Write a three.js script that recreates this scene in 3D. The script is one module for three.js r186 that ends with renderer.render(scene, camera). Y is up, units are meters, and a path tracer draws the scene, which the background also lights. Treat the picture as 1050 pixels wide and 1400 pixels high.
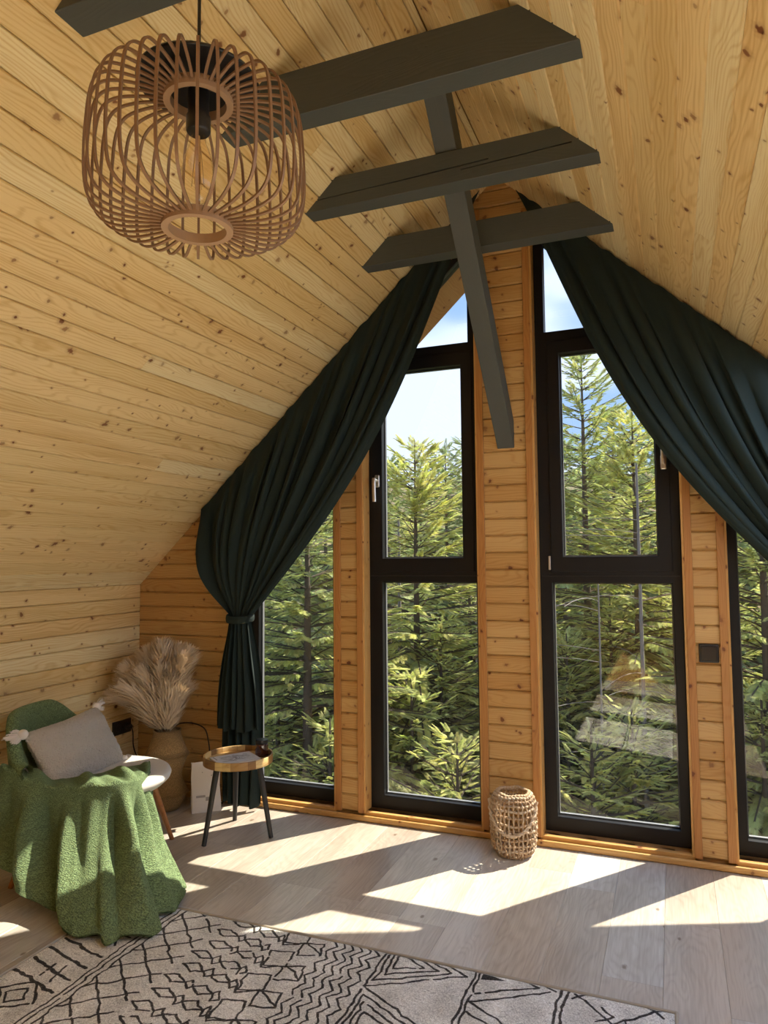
import * as THREE from 'three';
import { mergeGeometries } from 'three/addons/utils/BufferGeometryUtils.js';
import { Brush, Evaluator, SUBTRACTION } from 'three-bvh-csg';
import { RoundedBoxGeometry } from 'three/addons/geometries/RoundedBoxGeometry.js';

/* ---------- renderer, camera, sun, sky ---------- */
const scene = new THREE.Scene();
const renderer = new THREE.WebGLRenderer({ antialias: true });
renderer.toneMapping = THREE.LinearToneMapping;
renderer.toneMappingExposure = 2.9;
renderer.shadowMap.enabled = true;
renderer.shadowMap.type = THREE.PCFSoftShadowMap;

const camera = new THREE.PerspectiveCamera(71.13, 1050 / 1400, 0.05, 200);
{
  const right = new THREE.Vector3(0.928, -0.0088, -0.372), fwd = new THREE.Vector3(-0.3708, 0.0647, -0.9265);
  fwd.normalize(); right.addScaledVector(fwd, -right.dot(fwd)).normalize();
  const up = new THREE.Vector3().crossVectors(right, fwd);
  camera.matrixAutoUpdate = true;
  camera.position.set(1.0, 1.4, 3.619);
  camera.quaternion.setFromRotationMatrix(new THREE.Matrix4().makeBasis(right, up, fwd.clone().negate()));
}
scene.add(camera);

const SUN = new THREE.Vector3(0.412, 0.747, -0.522).normalize();
const sun = new THREE.DirectionalLight(new THREE.Color(1.0, 0.905, 0.74), 12.8);
sun.position.copy(SUN).multiplyScalar(30);
sun.target.position.set(0, 1, 0);
sun.castShadow = true;
sun.shadow.mapSize.set(4096, 4096);
Object.assign(sun.shadow.camera, { left: -12, right: 12, top: 12, bottom: -12, near: 1, far: 60 });
scene.add(sun, sun.target);

/* ---------- small maths ---------- */
function rngOf(seed) { let a = seed >>> 0; return () => { a = (a + 0x6D2B79F5) | 0; let t = Math.imul(a ^ (a >>> 15), 1 | a); t = (t + Math.imul(t ^ (t >>> 7), 61 | t)) ^ t; return ((t ^ (t >>> 14)) >>> 0) / 4294967296; }; }
const lerp = (a, b, t) => a + (b - a) * t, clamp = (x, a = 0, b = 1) => Math.min(b, Math.max(a, x)), smooth = (a, b, x) => { const t = clamp((x - a) / (b - a)); return t * t * (3 - 2 * t); };
const V = (x, y, z) => new THREE.Vector3(x, y, z);
const perm = new Uint8Array(512), gradient = new Float32Array(256);
{ const r = rngOf(7); const p = [...Array(256).keys()]; for (let i = 255; i > 0; i--) { const j = Math.floor(r() * (i + 1)); [p[i], p[j]] = [p[j], p[i]]; } for (let i = 0; i < 512; i++) perm[i] = p[i & 255]; for (let i = 0; i < 256; i++) gradient[i] = r() * 2 - 1; }
function vnoise(x, y, px = 256, py = 256) { // value noise, periodic in px, py cells
  let xi = Math.floor(x), yi = Math.floor(y); const xf = x - xi, yf = y - yi;
  const u = xf * xf * (3 - 2 * xf), v = yf * yf * (3 - 2 * yf);
  const x0 = ((xi % px) + px) % px, x1 = (x0 + 1) % px, y0 = ((yi % py) + py) % py, y1 = (y0 + 1) % py;
  const g = (a, b) => gradient[perm[perm[a & 255] + (b & 255)]];
  return lerp(lerp(g(x0, y0), g(x1, y0), u), lerp(g(x0, y1), g(x1, y1), u), v);
}
function fbm(x, y, px, py, oct = 4) { let s = 0, a = 0.5; for (let i = 0; i < oct; i++) { s += a * vnoise(x, y, px, py); x *= 2; y *= 2; px *= 2; py *= 2; a *= 0.5; } return s; }
function curveAt(pts, t) { // Catmull-Rom through a list of numbers or arrays, t in 0..1
  const n = pts.length - 1, f = clamp(t) * n, i = Math.min(n - 1, Math.floor(f)), k = f - i;
  const P = (j) => pts[clamp(j, 0, n)];
  const c = (a, b, cc, d) => 0.5 * (2 * b + (cc - a) * k + (2 * a - 5 * b + 4 * cc - d) * k * k + (3 * b - a - 3 * cc + d) * k * k * k);
  if (typeof pts[0] === 'number') return c(P(i - 1), P(i), P(i + 1), P(i + 2));
  return pts[0].map((_, q) => c(P(i - 1)[q], P(i)[q], P(i + 1)[q], P(i + 2)[q]));
}

/* ---------- sky ---------- */
{
  const W = 1024, H = 512, d = new Float32Array(W * H * 4);
  for (let j = 0; j < H; j++) {
    const el = ((j + 0.5) / H - 0.5) * Math.PI, s = Math.max(0, Math.sin(el));
    for (let i = 0; i < W; i++) {
      const az = (i + 0.5) / W;
      let c = fbm(az * 18 + 7.3, (j / H) * 30 + 4.6, 18, 30, 6) + 0.11;
      c = smooth(-0.08, 0.24, c);
      const blue = [lerp(0.30, 0.16, s), lerp(0.44, 0.32, s), lerp(0.66, 0.66, s)], cloud = [0.59, 0.68, 0.83], k = (j * W + i) * 4;
      for (let q = 0; q < 3; q++) d[k + q] = lerp(blue[q], cloud[q], c);
      d[k + 3] = 1;
    }
  }
  const t = new THREE.DataTexture(d, W, H, THREE.RGBAFormat, THREE.FloatType);
  t.mapping = THREE.EquirectangularReflectionMapping; t.magFilter = t.minFilter = THREE.LinearFilter; t.needsUpdate = true;
  scene.background = t; scene.backgroundIntensity = 1.75;
}

/* ---------- naming ---------- */
const used = {};
function numbered(n) { const k = used[n] = (used[n] ?? -1) + 1; return k ? n + '_' + String(k).padStart(3, '0') : n; }
function tag(o, label, category, group, kind) { Object.assign(o.userData, { label, category }); if (group) o.userData.group = group; if (kind) o.userData.kind = kind; return o; }
function thing(name, label, category, group, kind) { const g = new THREE.Group(); g.name = numbered(name); scene.add(g); return tag(g, label, category, group, kind); }
function part(name, geo, mat, parent, label) { const m = new THREE.Mesh(geo, mat); m.name = name; m.castShadow = m.receiveShadow = true; parent.add(m); if (label) m.userData.label = label; return m; }
function single(name, geo, mat, label, category, group, kind) { const m = new THREE.Mesh(geo, mat); m.name = numbered(name); m.castShadow = m.receiveShadow = true; scene.add(m); return tag(m, label, category, group, kind); }

/* ---------- textures ---------- */
function dataTex(w, h, fn, srgb, rep) {
  const d = new Uint8Array(w * h * 4);
  for (let j = 0; j < h; j++) for (let i = 0; i < w; i++) { const c = fn(i, j), k = (j * w + i) * 4; d[k] = clamp(c[0], 0, 255); d[k + 1] = clamp(c[1], 0, 255); d[k + 2] = clamp(c[2], 0, 255); d[k + 3] = 255; }
  const t = new THREE.DataTexture(d, w, h); t.wrapS = t.wrapT = THREE.RepeatWrapping; t.magFilter = THREE.LinearFilter; t.minFilter = THREE.LinearMipmapLinearFilter; t.generateMipmaps = true;
  if (srgb) t.colorSpace = THREE.SRGBColorSpace;
  if (rep) t.repeat.set(rep[0], rep[1]);
  t.needsUpdate = true; return t;
}
// spruce: 2.56 m along the grain by 0.64 m across
function woodTextures(seed, light, dark, knotCol, knotCount) {
  const W = 2048, H = 512, r = rngOf(seed), knots = [];
  for (let i = 0; i < knotCount; i++) knots.push([r() * W, r() * H, 3 + r() * r() * 11, 0.3 + 0.6 * r(), r() * 6.28]);
  const grid = new Map(); const cell = 128;
  knots.forEach((k) => { for (let a = -2; a <= 2; a++) for (let b = -1; b <= 1; b++) { const key = (((Math.floor(k[0] / cell) + a) % 16 + 16) % 16) + ',' + (((Math.floor(k[1] / cell) + b) % 4 + 4) % 4); if (!grid.has(key)) grid.set(key, []); if (!grid.get(key).includes(k)) grid.get(key).push(k); } });
  const bump = new Uint8Array(W * H);
  const map = dataTex(W, H, (i, j) => {
    const near = grid.get(Math.floor(i / cell) + ',' + Math.floor(j / cell)) || [];
    let dv = 0, core = 0, halo = 0;
    for (const k of near) {
      let dx = i - k[0], dy = j - k[1]; if (dx > W / 2) dx -= W; if (dx < -W / 2) dx += W; if (dy > H / 2) dy -= H; if (dy < -H / 2) dy += H;
      const R = k[2], q = Math.hypot(dx / (R * 5.5), dy / (R * 2.6));
      if (q < 3) dv += (dy >= 0 ? 1 : -1) * R * 0.55 * Math.exp(-q * q * 1.3) * (1 - Math.exp(-Math.abs(dy) / (R * 0.7)));
      const e = Math.hypot(dx / (R * 1.15), dy / R) + 0.12 * Math.sin(2 * Math.atan2(dy, dx) + k[4]) + 0.3 * vnoise(i / 5, j / 5);
      core = Math.max(core, (1 - smooth(0.55, 1.05, e)) * k[3]); halo = Math.max(halo, (1 - smooth(0.8, 2.4, e)) * k[3] * 0.45);
    }
    const v = (j - dv) / H, u = i / W;
    const warp = fbm(u * 5, v * 6, 5, 6, 3);
    const ph = v * 46 + warp * 7;
    const ring = Math.pow(0.5 + 0.5 * Math.sin(ph * 6.2832), 3);
    const fine = fbm(u * 26, v * 220, 26, 220, 2);
    const tone = fbm(u * 3, v * 9, 3, 9, 3);
    const m = clamp(0.14 + 0.62 * ring + 0.5 * fine + 0.75 * tone);
    const o = [0, 1, 2].map((q) => lerp(lerp(light[q], dark[q], m), knotCol[q], clamp(core + halo * 0.6)));
    bump[j * W + i] = clamp(150 - 46 * ring - 26 * fine - 90 * core, 0, 255);
    return o;
  }, true, [1 / 2.56, 1 / 0.64]);
  return { map, bump: dataTex(W, H, (i, j) => { const b = bump[j * W + i]; return [b, b, b]; }, false, [1 / 2.56, 1 / 0.64]) };
}
const spruce = woodTextures(11, [238, 219, 170], [218, 188, 130], [124, 78, 44], 84);
const spruceB = woodTextures(23, [236, 215, 164], [213, 182, 124], [118, 72, 40], 96);
const std = (o) => new THREE.MeshStandardMaterial(o), phys = (o) => new THREE.MeshPhysicalMaterial(o);
const M = {};
M.board = [
  std({ map: spruce.map, bumpMap: spruce.bump, bumpScale: 0.0012, roughness: 0.48 }),
  std({ map: spruceB.map, bumpMap: spruceB.bump, bumpScale: 0.0012, roughness: 0.5, color: 0xfff6ea }),
  std({ map: spruce.map, bumpMap: spruce.bump, bumpScale: 0.0012, roughness: 0.46, color: 0xf7eddc }),
];
M.gable = [
  std({ map: spruce.map, bumpMap: spruce.bump, bumpScale: 0.0008, roughness: 0.48, color: 0xd9bf9f }),
  std({ map: spruceB.map, bumpMap: spruceB.bump, bumpScale: 0.0008, roughness: 0.5, color: 0xd2b490 }),
];
M.trim = std({ map: spruceB.map, bumpMap: spruceB.bump, bumpScale: 0.0006, roughness: 0.45, color: 0xe4c49c });
M.casing = std({ map: spruce.map, bumpMap: spruce.bump, bumpScale: 0.0006, roughness: 0.45, color: 0xc4966c });
M.core = std({ color: new THREE.Color(0.30, 0.19, 0.09), roughness: 0.9 });
M.outside = std({ map: spruce.map, roughness: 0.7, color: 0xc9a88a });
M.frame = phys({ color: new THREE.Color(0.006, 0.006, 0.007), roughness: 0.45, specularIntensity: 0.6 });
M.spacer = std({ color: new THREE.Color(0.35, 0.36, 0.38), roughness: 0.4, metalness: 0.6 });
M.roofGlass = phys({ color: 0xffffff, transmission: 1, thickness: 0, roughness: 0, ior: 1.5 });
M.glass = phys({ color: new THREE.Color(0.32, 0.325, 0.325), transmission: 1, thickness: 0, roughness: 0, ior: 1.5 });
M.steel = std({ color: new THREE.Color(0.62, 0.6, 0.57), roughness: 0.32, metalness: 0.9 });
M.beam = std({ color: new THREE.Color(0.070, 0.077, 0.069), roughness: 0.62, bumpMap: spruce.bump, bumpScale: 0.0012 });
M.blackPlastic = std({ color: new THREE.Color(0.012, 0.012, 0.012), roughness: 0.35 });

/* ---------- board helper: local x along the board, y across, face towards +z ---------- */
function boardGeo(L, P, t, c, d, u0, v0, g = 0.0008, swap) {
  const pr = [[g, -t], [P - g, -t], [P - g, -d], [P - g - c, 0], [g + c, 0], [g, -d]], pos = [], uv = [], n = pr.length;
  const put = (x, k) => { pos.push(x, pr[k][0], pr[k][1]); uv.push(x + u0, pr[k][0] + v0 + (k < 2 ? 0.004 : 0)); };
  for (let i = 0; i < n; i++) { const k = (i + 1) % n; put(0, i); put(L, i); put(L, k); put(0, i); put(L, k); put(0, k); }
  for (let i = 1; i < n - 1; i++) { put(0, 0); put(0, i + 1); put(0, i); put(L, 0); put(L, i); put(L, i + 1); }
  const G = new THREE.BufferGeometry();
  // faces wound so that normals point out (profile runs counter-clockwise seen from +x looking back)
  G.setAttribute('position', new THREE.Float32BufferAttribute(pos, 3)); G.setAttribute('uv', new THREE.Float32BufferAttribute(uv, 2));
  const p = G.attributes.position.array, q = G.attributes.uv.array;
  for (let i = 0; i < p.length; i += 9) { for (let a = 0; a < 3; a++) { const s = p[i + 3 + a]; p[i + 3 + a] = p[i + 6 + a]; p[i + 6 + a] = s; } }
  for (let i = 0; i < q.length; i += 6) { for (let a = 0; a < 2; a++) { const s = q[i + 2 + a]; q[i + 2 + a] = q[i + 4 + a]; q[i + 4 + a] = s; } }
  G.computeVertexNormals(); return G;
}
function place(m, o, ex, ey, ez) { m.applyMatrix4(new THREE.Matrix4().makeBasis(ex, ey, ez).setPosition(o)); return m; }
const wr = rngOf(99), pick = (a) => a[Math.floor(wr() * a.length)];
// plank or post with metre uv along its longest side, edges rounded
function timberGeo(w, h, d, r = 0.003) {
  const G = new RoundedBoxGeometry(w, h, d, 1, r), p = G.attributes.position, nn = G.attributes.normal, uv = G.attributes.uv, u0 = wr() * 2.5, v0 = wr() * 0.6;
  const ax = w >= h && w >= d ? 0 : h >= d ? 1 : 2;
  for (let i = 0; i < p.count; i++) {
    const q = [p.getX(i), p.getY(i), p.getZ(i)], n = [Math.abs(nn.getX(i)), Math.abs(nn.getY(i)), Math.abs(nn.getZ(i))], o = [0, 1, 2].filter((k) => k !== ax), b = n[o[0]] > n[o[1]] ? o[1] : o[0];
    uv.setXY(i, q[ax] + u0, q[b] + v0);
  }
  return G;
}
function box(name, x0, x1, y0, y1, z0, z1, mat, parent, r = 0.002, label) {
  const m = part(name, timberGeo(x1 - x0, y1 - y0, z1 - z0, Math.min(r, (x1 - x0) / 3, (y1 - y0) / 3, (z1 - z0) / 3)), mat, parent, label); m.position.set((x0 + x1) / 2, (y0 + y1) / 2, (z0 + z1) / 2); return m;
}

/* ---------- room numbers ---------- */
const XA = 0.2008, YA = 3.4027, TL = 0.9358, TR = 0.908, XL = -2.10, XR = 2.567, ZB = 4.75, THL = Math.atan(TL), THR = Math.atan(TR), thOf = (side) => (side < 0 ? THL : THR), tOf = (side) => (side < 0 ? TL : TR);
const slopeY = (x) => YA - (x < XA ? TL : TR) * Math.abs(x - XA), YK = slopeY(XL);
const EX = V(1, 0, 0), EY = V(0, 1, 0), EZ = V(0, 0, 1);

/* floor */
{
  const W = 1024, H = 512; // 2.0 m along by 0.8 m across
  const oak = (seed) => { const r = rngOf(seed), kn = Array.from({ length: 4 }, () => [r() * W, r() * H, 3 + r() * 6]);
    const b = new Uint8Array(W * H);
    const map = dataTex(W, H, (i, j) => {
      const u = i / W, v = j / H; let core = 0, dv = 0;
      for (const k of kn) { const dx = i - k[0], dy = j - k[1]; if (Math.abs(dx) > 120 || Math.abs(dy) > 60) continue; const q = Math.hypot(dx / (k[2] * 5), dy / (k[2] * 2.2)); dv += Math.sign(dy) * k[2] * 0.5 * Math.exp(-q * q); core = Math.max(core, 0.8 * (1 - smooth(0.4, 1.3, Math.hypot(dx / (k[2] * 1.4), dy / k[2]) + 0.2 * vnoise(i / 3, j / 3)))); }
      const vv = v - dv / H, w = fbm(u * 3, vv * 5, 3, 5, 4), ring = Math.pow(0.5 + 0.5 * Math.sin((vv * 22 + w * 9) * 6.2832), 2), fine = fbm(u * 20, vv * 200, 20, 200, 3), cloud = fbm(u * 4, v * 4, 4, 4, 4);
      const m = clamp(0.3 + 0.22 * ring + 0.4 * fine + 0.7 * cloud);
      b[j * W + i] = clamp(140 - 40 * ring - 60 * fine, 0, 255);
      return [0, 1, 2].map((q) => lerp(lerp([209, 205, 198][q], [168, 159, 149][q], m), [120, 100, 84][q], core));
    }, true, [1 / 2, 1 / 0.8]);
    return { map, bump: dataTex(W, H, (i, j) => { const k = b[j * W + i]; return [k, k, k]; }, false, [1 / 2, 1 / 0.8]) }; };
  const a = oak(3), c = oak(4);
  M.floor = [[a, 0xffffff], [c, 0xf6efe8], [a, 0xece3da], [c, 0xfffaf2]].map(([t, col]) => phys({ map: t.map, bumpMap: t.bump, bumpScale: 0.0003, roughness: 0.30, color: col, specularIntensity: 1 }));
  const fl = thing('floor', 'pale oak laminate floor laid along the room', 'floor', null, 'structure');
  box('subfloor', XL - 0.2, XR + 0.2, -0.15, -0.013, -0.22, ZB + 0.15, M.core, fl, 0.002);
  const pw = 0.193, r = rngOf(5);
  for (let k = -16; k < 9; k++) {
    const x0 = Math.max(XL, 0.93 + k * pw), x1 = Math.min(XR, 0.93 + (k + 1) * pw); if (x1 - x0 < 0.02) continue;
    let z = -0.02 - r() * 1.25;
    while (z < ZB) {
      const za = Math.max(z, -0.02), zb = Math.min(z + 1.285, ZB); z += 1.285; if (zb - za < 0.01) continue;
      const m = part('plank', boardGeo(zb - za - 0.0006, x1 - x0, 0.012, 0.0012, 0.0012, r() * 2, r() * 0.8, 0.0002), M.floor[Math.floor(r() * 4)], fl);
      place(m, V(x0, 0, za), EZ, EX, EY);
    }
  }
}

function ringGeo(outer, holes, depth, bevel) {
  const s = new THREE.Shape(vec2(outer)); holes.forEach((h) => s.holes.push(new THREE.Path(vec2(h).reverse())));
  return new THREE.ExtrudeGeometry(s, { depth, bevelEnabled: bevel > 0, bevelThickness: bevel, bevelSize: bevel, bevelOffset: -bevel, bevelSegments: 2 });
}
const rect = (a, b, c, d) => [[a, c], [b, c], [b, d], [a, d]];
const ROOFWIN = [[0.12, 1.12], [1.26, 2.26], [2.40, 3.40]], RS0 = 1.71, RS1 = 2.94, vec2 = (p) => p.map((q) => new THREE.Vector2(...q));
/* ceilings: tongue and groove boards running from the gable to the back wall, on a roof slab */
const PC = 0.0857;
for (const side of [-1, 1]) {
  const c = thing('ceiling', side < 0 ? 'sloping ceiling of knotty spruce boards falling to the low wall with the socket' : 'sloping ceiling of knotty spruce boards above the curtain tied away from the socket', 'ceiling', null, 'structure');
  const TH = thOf(side), down = V(side * Math.cos(TH), -Math.sin(TH), 0), nrm = V(-side * Math.sin(TH), -Math.cos(TH), 0).normalize(), ridge = V(XA, YA, 0), len = (side < 0 ? XA - XL : XR - XA) / Math.cos(TH);
  const sh = new THREE.Shape(vec2([[-0.72, -0.07], [ZB + 0.05, -0.07], [ZB + 0.05, len + 0.43], [-0.72, len + 0.43]]));
  if (side > 0) ROOFWIN.forEach(([z0, z1]) => sh.holes.push(new THREE.Path(vec2([[z0, RS0], [z0, RS1], [z1, RS1], [z1, RS0]]))));
  const slab = part('roof_slab', new THREE.ExtrudeGeometry(sh, { depth: 0.16, bevelEnabled: false }), M.outside, c);
  slab.applyMatrix4(new THREE.Matrix4().makeBasis(EZ, down, nrm.clone().negate()).setPosition(ridge.clone().addScaledVector(nrm, -0.019)));
  const r = rngOf(side < 0 ? 31 : 57);
  for (let s = -PC + 0.0321; s < len; s += PC) {
    const s0 = Math.max(0, s), s1 = Math.min(len, s + PC); if (s1 - s0 < 0.01) continue;
    const runs = []; // [from, to] along the room
    if (side > 0 && s1 > RS0 && s0 < RS1) { let z = 0; for (const [z0, z1] of ROOFWIN) { runs.push([z, z0]); z = z1; } runs.push([z, ZB]); }
    else if (r() < 0.35) { const c0 = 0.6 + r() * 3.4; runs.push([0, c0 - 0.0008], [c0, ZB]); } else runs.push([0, ZB]);
    for (const [za, zb] of runs) {
      const L = zb - za;
      const m = part('board', boardGeo(L, s1 - s0, 0.016, 0.0032, 0.006, r() * 2.5, r() * 0.6), M.board[Math.floor(r() * 3)], c);
      const o = ridge.clone().addScaledVector(down, s0).add(V(0, 0, za));
      // local x along z, local y down the slope, local z = inward normal (mirror-free basis on both sides)
      if (side < 0) place(m, o.clone().add(V(0, 0, L)), V(0, 0, -1), down, nrm); else place(m, o, EZ, down, nrm);
    }
  }
}

/* roof windows low in the slope, beside the viewer */
ROOFWIN.forEach(([z0, z1], i) => {
  const t = thing('window_' + (5 + i), 'roof window with pale lining low in the sloping ceiling, number ' + ['one', 'two', 'three'][i] + ' from the gable', 'window', null, 'structure');
  const TH = THR, down = V(Math.cos(TH), -Math.sin(TH), 0), nrm = V(-Math.sin(TH), -Math.cos(TH), 0), W = z1 - z0, H = RS1 - RS0;
  t.applyMatrix4(new THREE.Matrix4().makeBasis(EZ, down, nrm.clone().negate()).setPosition(V(XA, YA, 0).addScaledVector(down, RS0).add(V(0, 0, z0))));
  const pale = std({ color: new THREE.Color(0.75, 0.73, 0.69), roughness: 0.6 });
  const lin = part('lining', ringGeo(rect(0.001, W - 0.001, 0.001, H - 0.001), [rect(0.014, W - 0.014, 0.014, H - 0.014)], 0.185, 0), pale, t); lin.position.z = -0.003;
  const fr = part('frame', ringGeo(rect(0.014, W - 0.014, 0.014, H - 0.014), [rect(0.05, W - 0.05, 0.05, H - 0.05)], 0.05, 0.003), pale, t); fr.position.z = 0.115;
  part('pane', new THREE.ShapeGeometry(new THREE.Shape(vec2(rect(0.05, W - 0.05, 0.05, H - 0.05)))), M.roofGlass, t).position.z = 0.14;
});

/* low walls under the slopes */
for (const side of [-1, 1]) {
  const w = thing(side < 0 ? 'wall_left' : 'wall_right', side < 0 ? 'low wall of horizontal spruce boards behind the chair' : 'low wall of horizontal spruce boards facing the chair', 'wall', null, 'structure');
  const x = side < 0 ? XL : XR, r = rngOf(side < 0 ? 71 : 73);
  box('wall_core', side < 0 ? x - 0.2 : x + 0.02, side < 0 ? x - 0.02 : x + 0.2, -0.1, YK + 0.1, -0.22, ZB + 0.1, M.core, w);
  for (let y = 0.0406 - 0.0868; y < YK; y += 0.0868) {
    const y0 = Math.max(0, y), y1 = Math.min(YK + 0.004, y + 0.0868); if (y1 - y0 < 0.008) continue;
    const m = part('board', boardGeo(ZB, y1 - y0, 0.018, 0.004, 0.006, r() * 2.5, r() * 0.6), pick(M.board), w);
    if (side < 0) place(m, V(x, y0, ZB), V(0, 0, -1), EY, V(1, 0, 0)); else place(m, V(x, y0, 0), EZ, EY, V(-1, 0, 0));
  }
}
{ const b = single('baseboard_left', timberGeo(0.014, 0.045, ZB - 0.02, 0.004), M.trim, 'slim spruce skirting along the low wall behind the chair', 'baseboard', null, 'structure'); b.position.set(XL + 0.007, 0.0225, ZB / 2); }
{ const b = single('baseboard_right', timberGeo(0.014, 0.045, ZB - 0.02, 0.004), M.trim, 'slim spruce skirting along the low wall facing the chair', 'baseboard', null, 'structure'); b.position.set(XR - 0.007, 0.0225, ZB / 2); }
{ // back wall behind the viewer
  const w = thing('wall_back', 'boarded gable wall opposite the windows', 'wall', null, 'structure');
  const s = new THREE.Shape([[XL - 0.1, -0.1], [XR + 0.1, -0.1], [XR + 0.1, YK], [XA, YA + 0.08], [XL - 0.1, YK]].map((p) => new THREE.Vector2(...p)));
  const g = new THREE.ExtrudeGeometry(s, { depth: 0.15, bevelEnabled: false });
  const m = part('wall_panel', g, M.gable[0], w); m.position.z = ZB;
}

/* front gable: wall core with four window openings, boards between them */
const SILL = 0.045, OPEN = [[-1.345, -0.74], [-0.58, 0.082], [0.362, 1.058], [1.222, 1.805]], topOf = (x) => slopeY(x) - 0.10;
const openingPts = ([a, b]) => (a < XA && b < XA) || a > XA ? [[a, SILL], [b, SILL], [b, topOf(b)], [a, topOf(a)]] : [];
{
  const w = thing('wall_front', 'window gable of horizontal spruce boards between tall openings', 'wall', null, 'structure');
  const s = new THREE.Shape(vec2([[XL - 0.1, -0.1], [XR + 0.1, -0.1], [XR + 0.1, YK], [XA, YA + 0.05], [XL - 0.1, YK]]));
  OPEN.forEach((o) => s.holes.push(new THREE.Path(vec2(openingPts(o)).reverse())));
  const core = part('wall_core', new THREE.ExtrudeGeometry(s, { depth: 0.2, bevelEnabled: false }), M.outside, w); core.position.z = -0.219;
  const P = 0.0868, segs = [[XL, OPEN[0][0], 0.037, 0.018], [OPEN[0][1], OPEN[1][0], 0.0, 0.022], [OPEN[1][1], OPEN[2][0], 0.0, 0.022], [OPEN[2][1], OPEN[3][0], 0.0, 0.022], [OPEN[3][1], XR, 0.02, 0.018]], r = rngOf(41);
  segs.forEach(([a, b, off, t], si) => {
    for (let y = 0.0367 + off - P; y < YA; y += P) {
      const y0 = Math.max(y, si === 0 || si === 4 ? 0 : 0.035), y1 = y + P; if (y1 - y0 < 0.01) continue;
      const xa = Math.max(a, XA - (YA - y0) / TL), xb = Math.min(b, XA + (YA - y0) / TR); if (xb - xa < 0.03) continue;
      const m = part('board', boardGeo(xb - xa, y1 - y0, 0.018, 0.0075, 0.008, r() * 2.5, r() * 0.6), M.gable[r() < 0.5 ? 0 : 1], w);
      place(m, V(xa, y0, 0), EX, EY, EZ);
    }
  });
}
/* window linings, casings, sills */
OPEN.forEach(([a, b], i) => {
  const t = thing('trim_' + (i + 1), ['spruce lining and sill of the window behind the side table', 'spruce lining and sill of the window beside the pillar with the basket', 'spruce lining and sill of the window between basket and black wall box', 'spruce lining and sill of the window past the black wall box'][i], 'trim', null, 'structure');
  const th = 0.014;
  const vert = (name, x0, x1, z0, z1, xs, mat) => { const top = topOf(xs) + 0.02; box(name, x0, x1, 0.035, top, z0, z1, mat, t, 0.002); };
  vert('lining', a - 0.001, a + th, -0.1, 0.006, a, M.trim); vert('lining', b - th, b + 0.001, -0.1, 0.006, b, M.trim);
  const cw = 0.03;
  if (i > 0) vert('casing', a - cw, a + 0.004, 0.0005, 0.012, a - cw, M.casing);
  if (i < 3) vert('casing', b - 0.004, b + cw, 0.0005, 0.012, b + cw, M.casing);
  box('sill', a + 0.001, b - 0.001, 0.001, SILL, -0.19, 0.004, M.trim, t, 0.003);
  const TH = b < XA ? THL : THR, L = (b - a) / Math.cos(TH), sg = b < XA ? 1 : -1, hd = part('head_lining', timberGeo(L, 0.016, 0.106, 0.002), M.trim, t), mx = (a + b) / 2;
  hd.position.set(mx, topOf(mx) - 0.008, -0.047); hd.rotation.z = sg * TH;
});
{ const b = single('baseboard_front', timberGeo(XR - XL - 0.02, 0.03, 0.02, 0.008), M.trim, 'rounded spruce skirting strip below the window sills', 'baseboard', null, 'structure'); b.position.set((XL + XR) / 2, 0.0155, 0.0225); }

/* windows */
function handle(x, y, z, flip, parent) {
  const h = part('handle', mergeGeometries([
    (() => { const g = new RoundedBoxGeometry(0.028, 0.07, 0.012, 3, 0.006); return g; })(),
    (() => { const g = new THREE.CylinderGeometry(0.010, 0.010, 0.045, 14); g.rotateX(Math.PI / 2); g.translate(0, 0, 0.026); return g.toNonIndexed(); })(),
    (() => { const c = new THREE.CatmullRomCurve3([V(0, 0.012, 0.048), V(0, -0.005, 0.052), V(0, -0.05, 0.05), V(0, -0.118, 0.046)]); const g = new THREE.TubeGeometry(c, 20, 0.0095, 10); g.scale(1.15, 1, 0.8); g.translate(0, 0, 0.009); return g.toNonIndexed(); })(),
  ].map((g) => { g = g.index ? g.toNonIndexed() : g; return g; })), M.steel, parent, 'silver lever handle');
  h.position.set(x, y, z); if (flip) h.rotation.z = Math.PI; return h;
}
const ZF = -0.14, FD = 0.07; // frame from -0.14 to -0.07, glass near -0.10
const WIN = [
  { lab: 'tall black framed fixed pane behind the side table and curtain', panes: [{ g: (a, b) => [[a + 0.05, 0.115], [b - 0.04, 0.115], [b - 0.04, topOf(b) - 0.075], [a + 0.05, topOf(a) - 0.03]] }] },
  { lab: 'black framed window beside the pillar, its silver lever pointing down', low: [-0.489, 0.043], up: [-0.483, -0.0256], tri: [-0.50, 0.015], sash: 1 },
  { lab: 'black framed window behind the basket side, its silver lever pointing up', low: [0.437, 0.999], up: [0.495, 0.942], tri: [0.422, 1.0], sash: 1 },
  { lab: 'tall black framed fixed pane past the black wall box', panes: [{ g: (a, b) => [[a + 0.045, 0.115], [b - 0.05, 0.115], [b - 0.05, topOf(b) - 0.03], [a + 0.045, topOf(a) - 0.075]] }] },
];
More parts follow.
